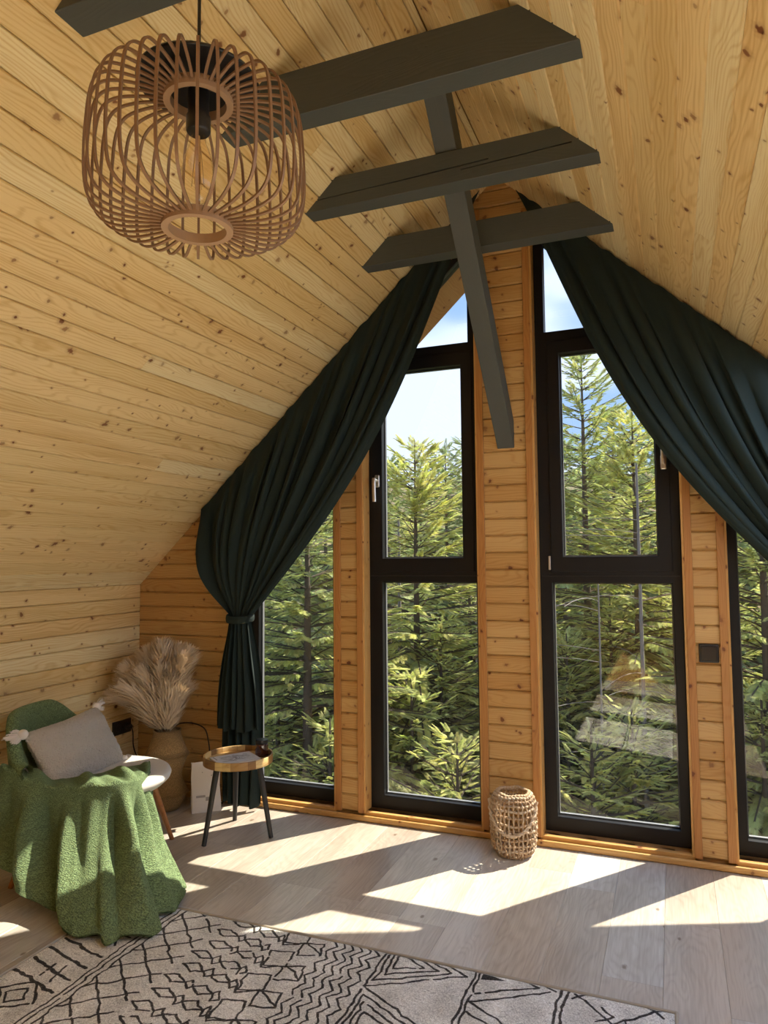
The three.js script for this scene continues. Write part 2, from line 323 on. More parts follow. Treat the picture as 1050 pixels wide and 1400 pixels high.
WIN.forEach((w, i) => {
  const [a0, b0] = OPEN[i], a = a0 + 0.014, b = b0 - 0.014, t = thing('window_' + (i + 1), w.lab, 'window', null, 'structure');
  const tp = (x) => topOf(x) - 0.022;
  const outer = [[a, SILL], [b, SILL], [b, tp(b)], [a, tp(a)]];
  const holes = [];
  if (w.sash) {
    holes.push(rect(w.low[0], w.low[1], 0.1185, 1.27));
    const sx0 = w.up[0] - 0.062, sx1 = w.up[1] + 0.062, f0 = Math.max(a + 0.02, sx0), f1 = Math.min(b - 0.02, sx1);
    holes.push(rect(f0 + 0.03, f1 - 0.03, 1.36, 2.475));
    const e = 0.035, tri = [[w.tri[0], 2.561], [w.tri[1], 2.561]]; // follows the slope at the top
    const tl = tp(w.tri[0]) - e, tr = tp(w.tri[1]) - e;
    const TH = b0 < XA ? THL : THR, slopeAt = (x) => tp(x) - e / Math.cos(TH);
    const xs = (y) => (b0 < XA ? XA - (YA - 0.122 - e / Math.cos(TH) - y) / TL : XA + (YA - 0.122 - e / Math.cos(TH) - y) / TR);
    let poly;
    if (b0 < XA) { const xl = Math.max(w.tri[0], xs(2.561)); poly = [[xl, 2.561], [w.tri[1], 2.561], [w.tri[1], slopeAt(w.tri[1])]]; if (xl === w.tri[0]) poly.push([xl, slopeAt(xl)]); }
    else { const xr = Math.min(w.tri[1], xs(2.561)); poly = [[w.tri[0], 2.561], [xr, 2.561]]; if (xr === w.tri[1]) poly.push([xr, slopeAt(xr)]); poly.push([w.tri[0], slopeAt(w.tri[0])]); }
    holes.push(poly);
    w.poly = poly;
    const sash = part('sash', ringGeo(rect(f0, f1, 1.325, 2.51), [rect(w.up[0], w.up[1], 1.401, 2.4393)], 0.062, 0.004), M.frame, t);
    sash.position.z = -0.128;
    handle(i === 1 ? f0 + 0.034 : f1 - 0.026, i === 1 ? 1.83 : 1.85, -0.058, i === 2, sash).position.z = 0.07;
    for (const [p, nm] of [[rect(w.low[0], w.low[1], 0.1185, 1.27), 'lower'], [rect(w.up[0], w.up[1], 1.401, 2.4393), 'upper']]) {
      const s = part('glazing_spacer', ringGeo([[p[0][0] - 0.003, p[0][1] - 0.003], [p[1][0] + 0.003, p[1][1] - 0.003], [p[2][0] + 0.003, p[2][1] + 0.003], [p[3][0] - 0.003, p[3][1] + 0.003]], [[[p[0][0] + 0.006, p[0][1] + 0.007], [p[1][0] - 0.006, p[1][1] + 0.007], [p[2][0] - 0.006, p[2][1] - 0.006], [p[3][0] + 0.006, p[3][1] - 0.006]]], 0.018, 0), M.spacer, nm === 'upper' ? sash : t, 'thin pale metal edge of the pane');
      s.position.z = nm === 'upper' ? 0.128 - 0.124 : -0.124;
      const g = part('pane', new THREE.ShapeGeometry(new THREE.Shape(vec2(p))), M.glass, nm === 'upper' ? sash : t); g.position.z = nm === 'upper' ? 0.128 - 0.1 : -0.1;
    }
    const g = part('pane', new THREE.ShapeGeometry(new THREE.Shape(vec2(poly))), M.glass, t); g.position.z = -0.1;
    const groove = box('joint_strip', a + 0.01, b - 0.01, 1.302, 1.306, -0.078, -0.0665, M.blackPlastic, t, 0.0008);
    if (i === 2) box('hinge', f0 - 0.012, f0 - 0.001, 1.335, 1.405, -0.07, -0.055, M.steel, t, 0.003, 'small steel hinge');
  } else {
    const p = w.panes[0].g(a, b); holes.push(p);
    const s = part('glazing_spacer', ringGeo(p.map(([x, y], k) => [x + (k === 0 || k === 3 ? -0.003 : 0.003), y + (k < 2 ? -0.003 : 0.003)]), [p.map(([x, y], k) => [x + (k === 0 || k === 3 ? 0.006 : -0.006), y + (k < 2 ? 0.008 : -0.008)])], 0.018, 0), M.spacer, t, 'thin pale metal edge of the pane'); s.position.z = -0.124;
    const g = part('pane', new THREE.ShapeGeometry(new THREE.Shape(vec2(p))), M.glass, t); g.position.z = -0.1;
  }
  const f = part('frame', ringGeo(outer, holes, FD - 0.008, 0.004), M.frame, t); f.position.z = ZF + 0.004;
});

/* ---------- roof timbers ---------- */
function beam(y, zNear, h, d, label) {
  const xl = (yy) => XA - (YA + 0.012 - yy) / TL, xr = (yy) => XA + (YA + 0.012 - yy) / TR;
  const s = new THREE.Shape(vec2([[xl(y), y], [xr(y), y], [xr(y + h), y + h], [xl(y + h), y + h]]));
  const g = new THREE.ExtrudeGeometry(s, { depth: d - 0.006, bevelEnabled: true, bevelThickness: 0.003, bevelSize: 0.003, bevelOffset: -0.003, bevelSegments: 1 });
  const m = single('collar_beam', g, M.beam, label, 'beam', 'grey painted collar beams under the ridge'); m.position.z = zNear - d + 0.003; return m;
}
beam(2.852, 0.418, 0.13, 0.085, 'grey painted collar beam just before the window gable');
{ // drying crack: a shallow stepped slot along the face
  const m = beam(2.855, 1.015, 0.13, 0.085, 'grey painted collar beam with a long crack, met by the diagonal brace'), ev = new Evaluator(); ev.attributes = ['position', 'normal', 'uv']; ev.useGroups = false;
  let b = new Brush(m.geometry.index ? m.geometry.toNonIndexed() : m.geometry); b.updateMatrixWorld();
  for (const [x, y, L, h, rot] of [[-0.16, 2.905, 0.46, 0.0045, 0.02], [0.20, 2.914, 0.40, 0.006, 0.03], [0.50, 2.907, 0.42, 0.0045, 0.035]]) { const k = new Brush(new THREE.BoxGeometry(L, h, 0.05)); k.position.set(x, y, 0.082); k.rotation.z = rot; k.updateMatrixWorld(); b = ev.evaluate(b, k, SUBTRACTION); b.updateMatrixWorld(); }
  m.geometry = b.geometry;
}
beam(2.852, 1.625, 0.158, 0.085, 'deep grey painted collar beam overlapped by the pendant lamp');
beam(2.812, 2.30, 0.14, 0.10, 'grey painted collar beam nearest the pendant cord');
{ // diagonal brace from the middle pillar up to the ridge
  const L = 1.775, g = timberGeo(0.087, 0.10, L, 0.003);
  const m = single('diagonal_brace', g, M.beam, 'grey diagonal timber brace rising from the middle pillar to the ridge', 'beam');
  const dir = V(0, 1.03, 1).normalize(), a = V(0.2285, 1.957, 0.0);
  const nn = V(0, dir.z, -dir.y); // pushes up and away so that the measured line is the lower face
  m.quaternion.setFromRotationMatrix(new THREE.Matrix4().makeBasis(EX, new THREE.Vector3().crossVectors(dir, EX), dir));
  m.position.copy(a).addScaledVector(dir, L / 2).addScaledVector(nn, 0.05);
}

/* ---------- surface helper: grid of points (nu x nv) to an indexed mesh ---------- */
function gridGeo(nu, nv, fn, closedU = false, uvScale = [1, 1]) {
  const pos = [], uv = [], idx = [];
  for (let j = 0; j <= nv; j++) for (let i = 0; i <= nu; i++) { const p = fn(i / nu, j / nv); pos.push(p[0], p[1], p[2]); uv.push(p.length > 3 ? p[3] : (i / nu) * uvScale[0], p.length > 3 ? p[4] : (j / nv) * uvScale[1]); }
  for (let j = 0; j < nv; j++) for (let i = 0; i < nu; i++) { const a = j * (nu + 1) + i, b = a + 1, c = a + nu + 1, d = c + 1; idx.push(a, c, b, b, c, d); }
  const g = new THREE.BufferGeometry(); g.setAttribute('position', new THREE.Float32BufferAttribute(pos, 3)); g.setAttribute('uv', new THREE.Float32BufferAttribute(uv, 2)); g.setIndex(idx); g.computeVertexNormals();
  return g;
}
function thicken(g, t) { // second skin behind a sheet, joined along its rim by the overlap of both skins
  const b = g.clone(), p = b.attributes.position, n = g.attributes.normal;
  for (let i = 0; i < p.count; i++) p.setXYZ(i, p.getX(i) - n.getX(i) * t, p.getY(i) - n.getY(i) * t, p.getZ(i) - n.getZ(i) * t);
  const ix = b.index.array; for (let i = 0; i < ix.length; i += 3) { const q = ix[i + 1]; ix[i + 1] = ix[i + 2]; ix[i + 2] = q; }
  b.computeVertexNormals(); return mergeGeometries([g, b]);
}
const weave = dataTex(256, 256, (i, j) => { const a = 128 + 60 * Math.sin(i * Math.PI / 2) * Math.sin(j * Math.PI / 2) + 60 * vnoise(i / 3, j / 3, 85, 85); return [a, a, a]; }, false, [12, 12]);

/* ---------- curtains ---------- */
M.curtain = phys({ color: new THREE.Color(0.0085, 0.020, 0.0175), roughness: 0.9, bumpMap: weave, bumpScale: 0.0004, side: THREE.DoubleSide });
const XM = 0.2225; // middle of the pillar, the curtains mirror about it
function makeCurtain(side, label, seed) {
  const t = thing('curtain', label, 'curtain', 'pair of dark green tied curtains'), r = rngOf(seed), mx = (x) => (side < 0 ? x : 2 * XM - x);
  const ph = Array.from({ length: 6 }, () => r() * 6.28);
  const tieX = -1.288, tieY = 1.075;
  const N = 15;
  const fold = (u, v) => { // pleats running down the cloth
    const w = u + 0.012 * Math.sin(5 * u * 6.28 + ph[0]) + 0.01 * Math.sin(v * 5 + ph[1]);
    const a = Math.sin(w * N * 6.2832 + ph[2]), b = Math.sin(w * (N * 0.53) * 6.2832 + ph[3] + 1.5 * v);
    return 0.72 * a + 0.5 * b;
  };
  const up = gridGeo(420, 90, (u, v) => {
    const ax = lerp(0.13, -1.60, u), ay = slopeY(mx(ax)) - 0.014 - 0.004 * Math.pow(0.5 + 0.5 * Math.sin(u * N * 2 * 6.2832), 2);
    const bx = lerp(tieX + 0.066, tieX - 0.062, u), by = tieY + 0.006 * Math.sin(u * 9);
    const dx = bx - ax, dy = by - ay, L = Math.hypot(dx, dy), nx = -dy / L, ny = dx / L; // to the right of the fall
    const bulge = lerp(0.175, -0.075, Math.pow(u, 0.8)) * Math.pow(Math.sin(Math.PI * Math.pow(v, 1.12)), 1.1);
    let x = lerp(ax, bx, v) + nx * bulge, y = lerp(ay, by, v) + ny * bulge;
    const spread = 1 - smooth(0.55, 1.0, v), amp = lerp(0.005, 0.030, smooth(0, 0.35, v)) * (0.55 + 0.45 * spread) * (u < 0.06 ? smooth(-0.02, 0.06, u) : 1);
    const f = fold(u, v);
    // the hem rolls into a broad smooth band along the inner edge
    const band = (1 - smooth(0.02, 0.16, u)) * smooth(0.08, 0.5, v);
    let z = 0.055 + 0.07 * Math.sin(Math.PI * Math.min(1, v * 0.9)) + 0.02 * v + amp * f * (1 - 0.7 * band) + 0.035 * band * Math.sin(Math.PI * clamp(u / 0.16)) ;
    const side2 = 0.35 * amp * Math.cos((u * N) * 6.2832 + ph[2]); x += side2 * nx; y += side2 * ny;
    return [mx(x), y, Math.max(0.022, z), u * 3, v * 2.2];
  });
  part('drape', thicken(up, side < 0 ? 0.0025 : -0.0025), M.curtain, t);
  const cen = (y) => tieX + 0.0 * y;
  const fall = (y0, y1, widths, zoff, amp, n, uvv, phs) => gridGeo(260, 60, (u, v) => {
    const y = lerp(y0, y1, v) + 0.010 * Math.sin(u * 14 + phs) * v, w = curveAt(widths, v);
    const f = Math.sin(u * n * 6.2832 + phs + 0.4 * Math.sin(v * 3)) + 0.4 * Math.sin(u * n * 1.7 * 6.2832 + 2 * phs);
    const a = amp * lerp(0.45, 1, smooth(0, 0.5, v));
    return [mx(cen(y) + w * (0.5 - u) + 0.010 * v * Math.cos(u * n * 6.2832 + phs)), y, zoff + a * f + 0.05 * Math.sin(Math.PI * u) * lerp(0.6, 1, v), u * 1.2, v];
  });
  part('tail', fall(tieY - 0.015, 0.455, [0.125, 0.19, 0.25, 0.275], 0.125, 0.027, 6, 1, 0.7), M.curtain, t);
  part('tail', fall(tieY - 0.015, 0.03, [0.11, 0.2, 0.25, 0.262, 0.26, 0.24], 0.070, 0.022, 5, 1, 2.1), M.curtain, t);
  const tie = part('tieback', gridGeo(48, 10, (u, v) => { const a = u * 6.2832, b = v * 6.2832; return [mx(tieX + (0.080 + 0.006 * Math.cos(b)) * Math.cos(a)), tieY - 0.004 + 0.021 * Math.sin(b) - 0.01 * Math.sin(a), 0.118 + (0.062 + 0.006 * Math.cos(b)) * Math.sin(a)]; }), M.curtain, t);
  return t;
}
makeCurtain(-1, 'dark green curtain tied back near the side table and pampas vase', 3);
makeCurtain(1, 'dark green curtain swept away past the black wall box', 3);

/* ---------- pendant lamp ---------- */
{
  M.bamboo = std({ color: new THREE.Color(0.25, 0.14, 0.072), roughness: 0.5 });
  M.bambooPale = std({ color: new THREE.Color(0.37, 0.23, 0.13), roughness: 0.5 });
  const t = thing('pendant_lamp', 'round pendant lamp of bent brown bamboo ribs with clear bulb', 'lamp'); t.position.set(0.228, 2.122, 2.58);
  const H = 0.120, R = 0.192, n = 38, rr = 0.056;
  const prof = [[rr, H - 0.006], [0.095, H + 0.001], [0.135, H + 0.001], [0.162, H - 0.006], [0.178, H - 0.024], [0.186, H - 0.055], [0.190, 0.02], [R, -0.025], [R - 0.002, -H + 0.05], [0.182, -H + 0.022], [0.163, -H + 0.006], [0.13, -H - 0.002], [0.095, -H - 0.003], [rr, -H - 0.002]];
  const N = 44, hw = 0.0025, ht = 0.0019, pos = [], idx = [];
  const pts = Array.from({ length: N + 1 }, (_, k) => curveAt(prof, k / N));
  for (let k = 0; k <= N; k++) {
    const a = pts[Math.max(0, k - 1)], b = pts[Math.min(N, k + 1)]; let tx = b[0] - a[0], ty = b[1] - a[1]; const l = Math.hypot(tx, ty); tx /= l; ty /= l;
    for (const [s, q] of [[-1, -1], [1, -1], [1, 1], [-1, 1]]) pos.push(pts[k][0] + q * ht * ty, pts[k][1] - q * ht * tx, s * hw);
  }
  for (let k = 0; k < N; k++) for (let s = 0; s < 4; s++) { const a = k * 4 + s, b = k * 4 + (s + 1) % 4; idx.push(a, a + 4, b, b, a + 4, b + 4); }
  const rib0 = new THREE.BufferGeometry(); rib0.setAttribute('position', new THREE.Float32BufferAttribute(pos, 3)); rib0.setIndex(idx);
  const rib = rib0.toNonIndexed(); rib.computeVertexNormals();
  for (let k = 0; k < n; k++) { const m = part('rib', rib, M.bamboo, t); m.rotation.y = (k + 0.3) / n * Math.PI * 2; }
  const ring = (y, r0, name) => { const p = [[r0 - 0.006, -0.009], [r0 + 0.006, -0.009], [r0 + 0.006, 0.009], [r0 - 0.006, 0.009], [r0 - 0.006, -0.009]].map((q) => new THREE.Vector2(...q)); const m = part(name, new THREE.LatheGeometry(p, 48).toNonIndexed(), M.bambooPale, t); m.geometry.computeVertexNormals(); m.position.y = y; return m; };
  ring(H - 0.006, rr, 'top_ring'); ring(-H - 0.002, rr + 0.001, 'bottom_ring');
  const disc = part('canopy_disc', new THREE.LatheGeometry([[0.001, 0.012], [0.108, 0.004], [0.110, 0], [0.108, -0.003], [0.001, -0.003]].map((q) => new THREE.Vector2(...q)), 48), M.blackPlastic, t, 'black metal disc'); disc.position.y = H + 0.022;
  const sock = part('socket', new THREE.LatheGeometry([[0.001, 0.05], [0.017, 0.05], [0.019, 0.045], [0.019, 0.0], [0.022, -0.004], [0.022, -0.03], [0.019, -0.034], [0.001, -0.034]].map((q) => new THREE.Vector2(...q)), 28), M.blackPlastic, t, 'black lamp socket'); sock.position.y = H - 0.036;
  const bulbGlass = phys({ color: new THREE.Color(1, 0.93, 0.82), transmission: 1, thickness: 0, roughness: 0.02, ior: 1.45 });
  const bulb = part('bulb', new THREE.LatheGeometry([[0.0125, 0], [0.014, -0.018], [0.024, -0.045], [0.031, -0.078], [0.0305, -0.098], [0.023, -0.118], [0.010, -0.129], [0.0005, -0.131]].map((q) => new THREE.Vector2(...q)), 32), bulbGlass, t, 'clear glass bulb'); bulb.position.y = H - 0.07;
  const fil = []; for (let k = 0; k < 6; k++) { const a = k / 6 * 6.283; fil.push(new THREE.TubeGeometry(new THREE.LineCurve3(V(0.005 * Math.cos(a), -0.025, 0.005 * Math.sin(a)), V(0.011 * Math.cos(a + 0.5), -0.1, 0.011 * Math.sin(a + 0.5))), 1, 0.0007, 5)); }
  fil.push(new THREE.CylinderGeometry(0.003, 0.004, 0.05, 8).translate(0, -0.03, 0));
  part('filament', mergeGeometries(fil.map((g) => g.toNonIndexed())), std({ color: new THREE.Color(0.5, 0.33, 0.14), roughness: 0.4 }), bulb);
  const cordLen = slopeY(0.228) - 0.004 - (2.122 + H + 0.02);
  const cord = part('cord', new THREE.CylinderGeometry(0.0033, 0.0033, cordLen, 10), M.blackPlastic, t, 'black cord'); cord.position.y = H + 0.02 + cordLen / 2;
}

/* ---------- rug ---------- */
{
  const W = 1536, H = 1536, cv = document.createElement('canvas'); cv.width = W; cv.height = H; const c = cv.getContext('2d'), r = rngOf(8);
  const RW = 2.12, RH = 2.12, S = W / RW; // metres to pixels, u = across from the chair side, v = towards the viewer
  c.fillStyle = 'rgb(222,219,212)'; c.fillRect(0, 0, W, H);
  const ink = 'rgb(58,53,50)';
  const wob = (x, y) => [x + 0.006 * vnoise(x * 38, y * 38) + 0.003 * vnoise(x * 90 + 7, y * 90), y + 0.006 * vnoise(x * 38 + 50, y * 38 + 20)];
  function line(pts, w = 0.011) { // wobbly hand-woven line
    c.strokeStyle = ink; c.lineCap = 'round'; c.lineJoin = 'round';
    for (let k = 0; k < pts.length - 1; k++) { const [x0, y0] = pts[k], [x1, y1] = pts[k + 1], n = Math.max(2, Math.ceil(Math.hypot(x1 - x0, y1 - y0) / 0.018));
      for (let q = 0; q < n; q++) { if (r() < 0.025) continue; const a = wob(lerp(x0, x1, q / n), lerp(y0, y1, q / n)), b = wob(lerp(x0, x1, (q + 1) / n), lerp(y0, y1, (q + 1) / n)); c.lineWidth = S * w * (0.58 + 0.42 * r()); c.beginPath(); c.moveTo(a[0] * S, a[1] * S); c.lineTo(b[0] * S, b[1] * S); c.stroke(); } }
  }
  function tri(x0, y0, x1, y1, x2, y2) { c.fillStyle = ink; c.beginPath(); c.moveTo(x0 * S, y0 * S); c.lineTo(x1 * S, y1 * S); c.lineTo(x2 * S, y2 * S); c.fill(); }
  // band of short bars with small motifs along the chair-side edge
  for (let y = 0.05, k = 0; y < RH; y += 0.072, k++) {
    const q = (k + 5) % 9; if (q === 4 || q === 5) { if (q === 4) { line([[0.06, y + 0.03], [0.15, y - 0.035], [0.24, y + 0.05], [0.15, y + 0.11], [0.06, y + 0.03]], 0.012); line([[0.10, y + 0.035], [0.15, y + 0.0], [0.19, y + 0.045], [0.15, y + 0.08], [0.10, y + 0.035]], 0.010); } continue; }
    if (q === 8) { tri(0.03, y - 0.02, 0.15, y + 0.01, 0.06, y + 0.06); line([[0.15, y - 0.03], [0.24, y + 0.05]], 0.012); continue; }
    line([[0.02, y], [0.245, y + 0.062]], 0.015); if (q === 2 || q === 6) { line([[0.12, y - 0.01], [0.135, y + 0.075]], 0.012); line([[0.17, y + 0.0], [0.19, y + 0.09]], 0.010); }
  }
  for (const x of [0.270, 0.291, 0.316]) line([[x, 0], [x, RH]], 0.0085);
  // lattice of diamonds
  for (let y = -0.4; y < RH + 0.2; y += 0.112) { line([[0.318, y], [0.505, y + 0.18]], 0.0095); line([[0.318, y + 0.165], [0.505, y + 0.015]], 0.0095); }
  // chains of long diamonds running across, ending in open squares
  for (let y = -0.06, k = 0; y < RH; y += 0.077, k++) { let x = 0.518 + (k % 2) * 0.02, yy = y; for (const w of [0.10, 0.035, 0.085, 0.03]) { line([[x, yy], [x + w / 2, yy - 0.020], [x + w, yy + 0.014], [x + w / 2, yy + 0.030], [x, yy]], 0.0095); x += w; yy += 0.012; }
    if (k % 2 === 0) { line([[0.78, y + 0.05], [0.86, y + 0.03], [0.88, y + 0.12], [0.80, y + 0.14], [0.78, y + 0.05]], 0.0095); line([[0.87, y + 0.12], [0.94, y + 0.10], [0.96, y + 0.18], [0.88, y + 0.2], [0.87, y + 0.12]], 0.0095); } else line([[x, yy], [0.80, yy + 0.03], [0.88, yy - 0.01], [0.96, yy + 0.05]], 0.0095); }
  // chevrons
  for (let x = 0.965; x < 1.15; x += 0.032) { const p = []; for (let y = 0, k = 0; y < RH + 0.05; y += 0.04, k++) p.push([x + (k % 2 ? 0.026 : 0), y]); line(p, 0.0085); }
  // nested triangles
  for (let y = -0.12; y < RH; y += 0.34) for (const q of [0, 0.042, 0.084, 0.126]) line([[1.175 + q * 0.4, y + q], [1.47 - q * 1.15, y + 0.17], [1.175 + q * 0.4, y + 0.34 - q], [1.175 + q * 0.4, y + q]], 0.0095);
  for (const x of [1.495, 1.512]) line([[x, 0], [x, RH]], 0.009);
  for (let y = -0.12; y < RH; y += 0.30) { tri(1.52, y + 0.13, 1.60, y + 0.15, 1.52, y + 0.17); for (const q of [0, 0.05]) { line([[1.52, y + q], [1.76 - q, y + 0.15], [1.52, y + 0.30 - q]], 0.010); } }
  for (const x of [1.775, 1.795]) line([[x, 0], [x, RH]], 0.010);
  for (let y = -0.2; y < RH; y += 0.21) { line([[1.81, y], [2.08, y + 0.25]], 0.010); line([[1.81, y + 0.25], [2.08, y]], 0.010); line([[1.90, y + 0.05], [1.94, y + 0.09], [1.90, y + 0.13]], 0.009); for (let q = 0; q < 3; q++) line([[1.98 + q * 0.03, y + 0.10], [2.0 + q * 0.03, y + 0.16]], 0.008); }
  c.globalAlpha = 0.5; for (let k = 0; k < 5200; k++) { const x = r() * W, y = r() * H, g = 90 + r() * 70; c.strokeStyle = `rgb(${g},${g - 4},${g - 10})`; c.lineWidth = 1.5; c.beginPath(); c.moveTo(x, y); c.lineTo(x + 3 + r() * 9, y + (r() - 0.5) * 4); c.stroke(); } c.globalAlpha = 1;
  const img = c.getImageData(0, 0, W, H), rr = rngOf(77);
  const bmp = new Uint8Array(W * H);
  for (let j = 0; j < H; j++) for (let i = 0; i < W; i++) { const k = (j * W + i) * 4, n = (rr() - 0.5) * 46 + 26 * vnoise(i / 2.2, j / 2.2) + 20 * vnoise(i / 40, j / 60), speck = rr() < 0.05 ? -50 : 0; for (let q = 0; q < 3; q++) img.data[k + q] = clamp(img.data[k + q] + n + speck, 0, 255); bmp[j * W + i] = clamp(128 + n * 2, 0, 255); }
  const map = dataTex(W, H, (i, j) => { const k = (j * W + i) * 4; return [img.data[k], img.data[k + 1], img.data[k + 2]]; }, true), bump = dataTex(W, H, (i, j) => { const b = bmp[j * W + i]; return [b, b, b]; }, false);
  const pile = std({ map, bumpMap: bump, bumpScale: 0.004, roughness: 1 });
  const t = thing('rug', 'cream rug with dark woven diamonds, chevrons and triangles', 'rug');
  const x0 = -1.15, z0 = 1.172;
  const top = part('pile', gridGeo(120, 120, (u, v) => { const e = Math.min(u, 1 - u, v, 1 - v); const y = 0.002 + 0.0085 * smooth(0, 0.006, e) + 0.0012 * vnoise(u * 14, v * 14); return [x0 + u * RW, y, z0 + v * RH, u, v]; }), pile, t); top.geometry.computeVertexNormals();
  const hem = std({ color: new THREE.Color(0.42, 0.37, 0.30), roughness: 1 });
  part('hem', mergeGeometries([[x0, z0, x0 + RW, z0], [x0, z0, x0, z0 + RH], [x0 + RW, z0, x0 + RW, z0 + RH]].map(([a, b, cc, d]) => new THREE.TubeGeometry(new THREE.LineCurve3(V(a, 0.0058, b), V(cc, 0.0058, d)), 40, 0.0055, 8).toNonIndexed())), hem, t, 'pale bound edge');
}

/* ---------- side table with jar and magazine ---------- */
const TX = -1.075, TZ = 0.455, TY = 0.392;
{
  const woods = [0xe2d2bc, 0xb89e80, 0x987c60, 0xefe4d2].map((c) => std({ map: spruceB.map, bumpMap: spruceB.bump, bumpScale: 0.0004, roughness: 0.5, color: c }));
  const t = thing('side_table', 'round wooden tray table on three black legs', 'table'); t.position.set(TX, 0, TZ);
  const R = 0.172, nb = 7;
  for (let k = 0; k < nb; k++) { // tray base made of strips cut to the circle
    const a = -R + 2 * R * k / nb, b = a + 2 * R / nb - 0.0006, s = new THREE.Shape(), q = 10; const y = (x) => Math.sqrt(Math.max(1e-5, (R - 0.004) ** 2 - x * x));
    for (let i = 0; i <= q; i++) { const x = lerp(a, b, i / q); i ? s.lineTo(x, y(x)) : s.moveTo(x, y(x)); } for (let i = q; i >= 0; i--) { const x = lerp(a, b, i / q); s.lineTo(x, -y(x)); }
    const g = new THREE.ExtrudeGeometry(s, { depth: 0.010, bevelEnabled: false }); const uv = g.attributes.uv; for (let i = 0; i < uv.count; i++) uv.setXY(i, uv.getY(i) + k * 0.31, uv.getX(i) + k * 0.17);
    g.rotateX(-Math.PI / 2); const m = part('tray_strip', g, woods[k % 4], t); m.position.y = TY - 0.012;
  }
  const nr = 26;
  for (let k = 0; k < nr; k++) { // rim of glued blocks
    const a0 = k / nr * 6.28319, a1 = (k + 0.985) / nr * 6.28319, g = gridGeo(4, 8, (u, v) => { const a = lerp(a0, a1, u), w = v * 6.28319, x = clamp(1.35 * Math.cos(w), -1, 1) * 0.0055, y = clamp(1.35 * Math.sin(w), -1, 1) * 0.020; return [(R - 0.003 + x) * Math.cos(a), TY + 0.004 + y, (R - 0.003 + x) * Math.sin(a), a * R, w * 0.01]; });
    part('rim_block', g, woods[(k * 7 + (k >> 2)) % 4], t);
  }
  const blk = std({ color: new THREE.Color(0.022, 0.022, 0.023), roughness: 0.5 });
  for (const [x, z] of [[-1.176, 0.600], [-1.230, 0.250], [-0.922, 0.390]]) {
    const c0 = V((x - TX) * 0.62, TY - 0.012, (z - TZ) * 0.62 + 0.0), c1 = V(x - TX, 0.0, z - TZ), d = c1.clone().sub(c0), g = new THREE.CylinderGeometry(0.0155, 0.0115, d.length(), 18); const m = part('leg', g, blk, t, 'black wooden leg');
    m.position.copy(c0).addScaledVector(d, 0.5); m.quaternion.setFromUnitVectors(V(0, -1, 0), d.clone().normalize());
  }
}
{
  const t = thing('candle_jar', 'small dark amber glass jar with black lid on the tray table', 'jar'); t.position.set(-0.995, TY - 0.0015, 0.36);
  const amber = phys({ color: new THREE.Color(0.055, 0.014, 0.006), roughness: 0.08, clearcoat: 1, clearcoatRoughness: 0.05 });
  const L = (p, n = 36) => new THREE.LatheGeometry(p.map((q) => new THREE.Vector2(...q)), n);
  part('glass_body', L([[0.0005, 0], [0.030, 0], [0.034, 0.004], [0.034, 0.058], [0.031, 0.064], [0.0005, 0.064]]), amber, t);
  part('lid', L([[0.0005, 0.064], [0.0315, 0.064], [0.0322, 0.067], [0.0322, 0.081], [0.031, 0.083], [0.0005, 0.083]]), M.blackPlastic, t, 'black lid');
}
{
  const cv = document.createElement('canvas'); cv.width = 384; cv.height = 512; const c = cv.getContext('2d'), r = rngOf(5); c.fillStyle = '#d9dbe0'; c.fillRect(0, 0, 384, 512);
  for (let k = 0; k < 90; k++) { const g = 90 + r() * 130; c.fillStyle = `rgba(${g},${g + 2},${g + 8},0.28)`; c.beginPath(); c.ellipse(190 + (r() - 0.5) * 250, 250 + (r() - 0.5) * 330, 10 + r() * 60, 6 + r() * 30, r() * 3, 0, 6.3); c.fill(); }
  c.strokeStyle = 'rgba(40,42,50,0.8)'; for (let k = 0; k < 6; k++) { c.lineWidth = 2 + r() * 5; c.beginPath(); c.moveTo(80 + r() * 60, 160 + r() * 200); c.bezierCurveTo(150, 120 + r() * 200, 230, 180 + r() * 200, 300, 150 + r() * 210); c.stroke(); }
  c.fillStyle = '#2b2d33'; c.fillRect(20, 470, 150, 10);
  const id = c.getImageData(0, 0, 384, 512).data, cover = dataTex(384, 512, (i, j) => { const k = ((511 - j) * 384 + i) * 4; return [id[k], id[k + 1], id[k + 2]]; }, true);
  const t = thing('magazine', 'grey and white picture magazine lying on the tray table', 'magazine'); t.position.set(-1.072, TY - 0.0015, 0.488); t.rotation.y = -0.62;
  const g = new RoundedBoxGeometry(0.155, 0.014, 0.21, 1, 0.001); part('pages', g, std({ color: new THREE.Color(0.6, 0.57, 0.52), roughness: 0.8 }), t).position.y = 0.007;
  const pl = new THREE.PlaneGeometry(0.156, 0.211); pl.rotateX(-Math.PI / 2); part('cover', pl, std({ map: cover, roughness: 0.3 }), t, 'glossy printed cover').position.y = 0.0147;
}

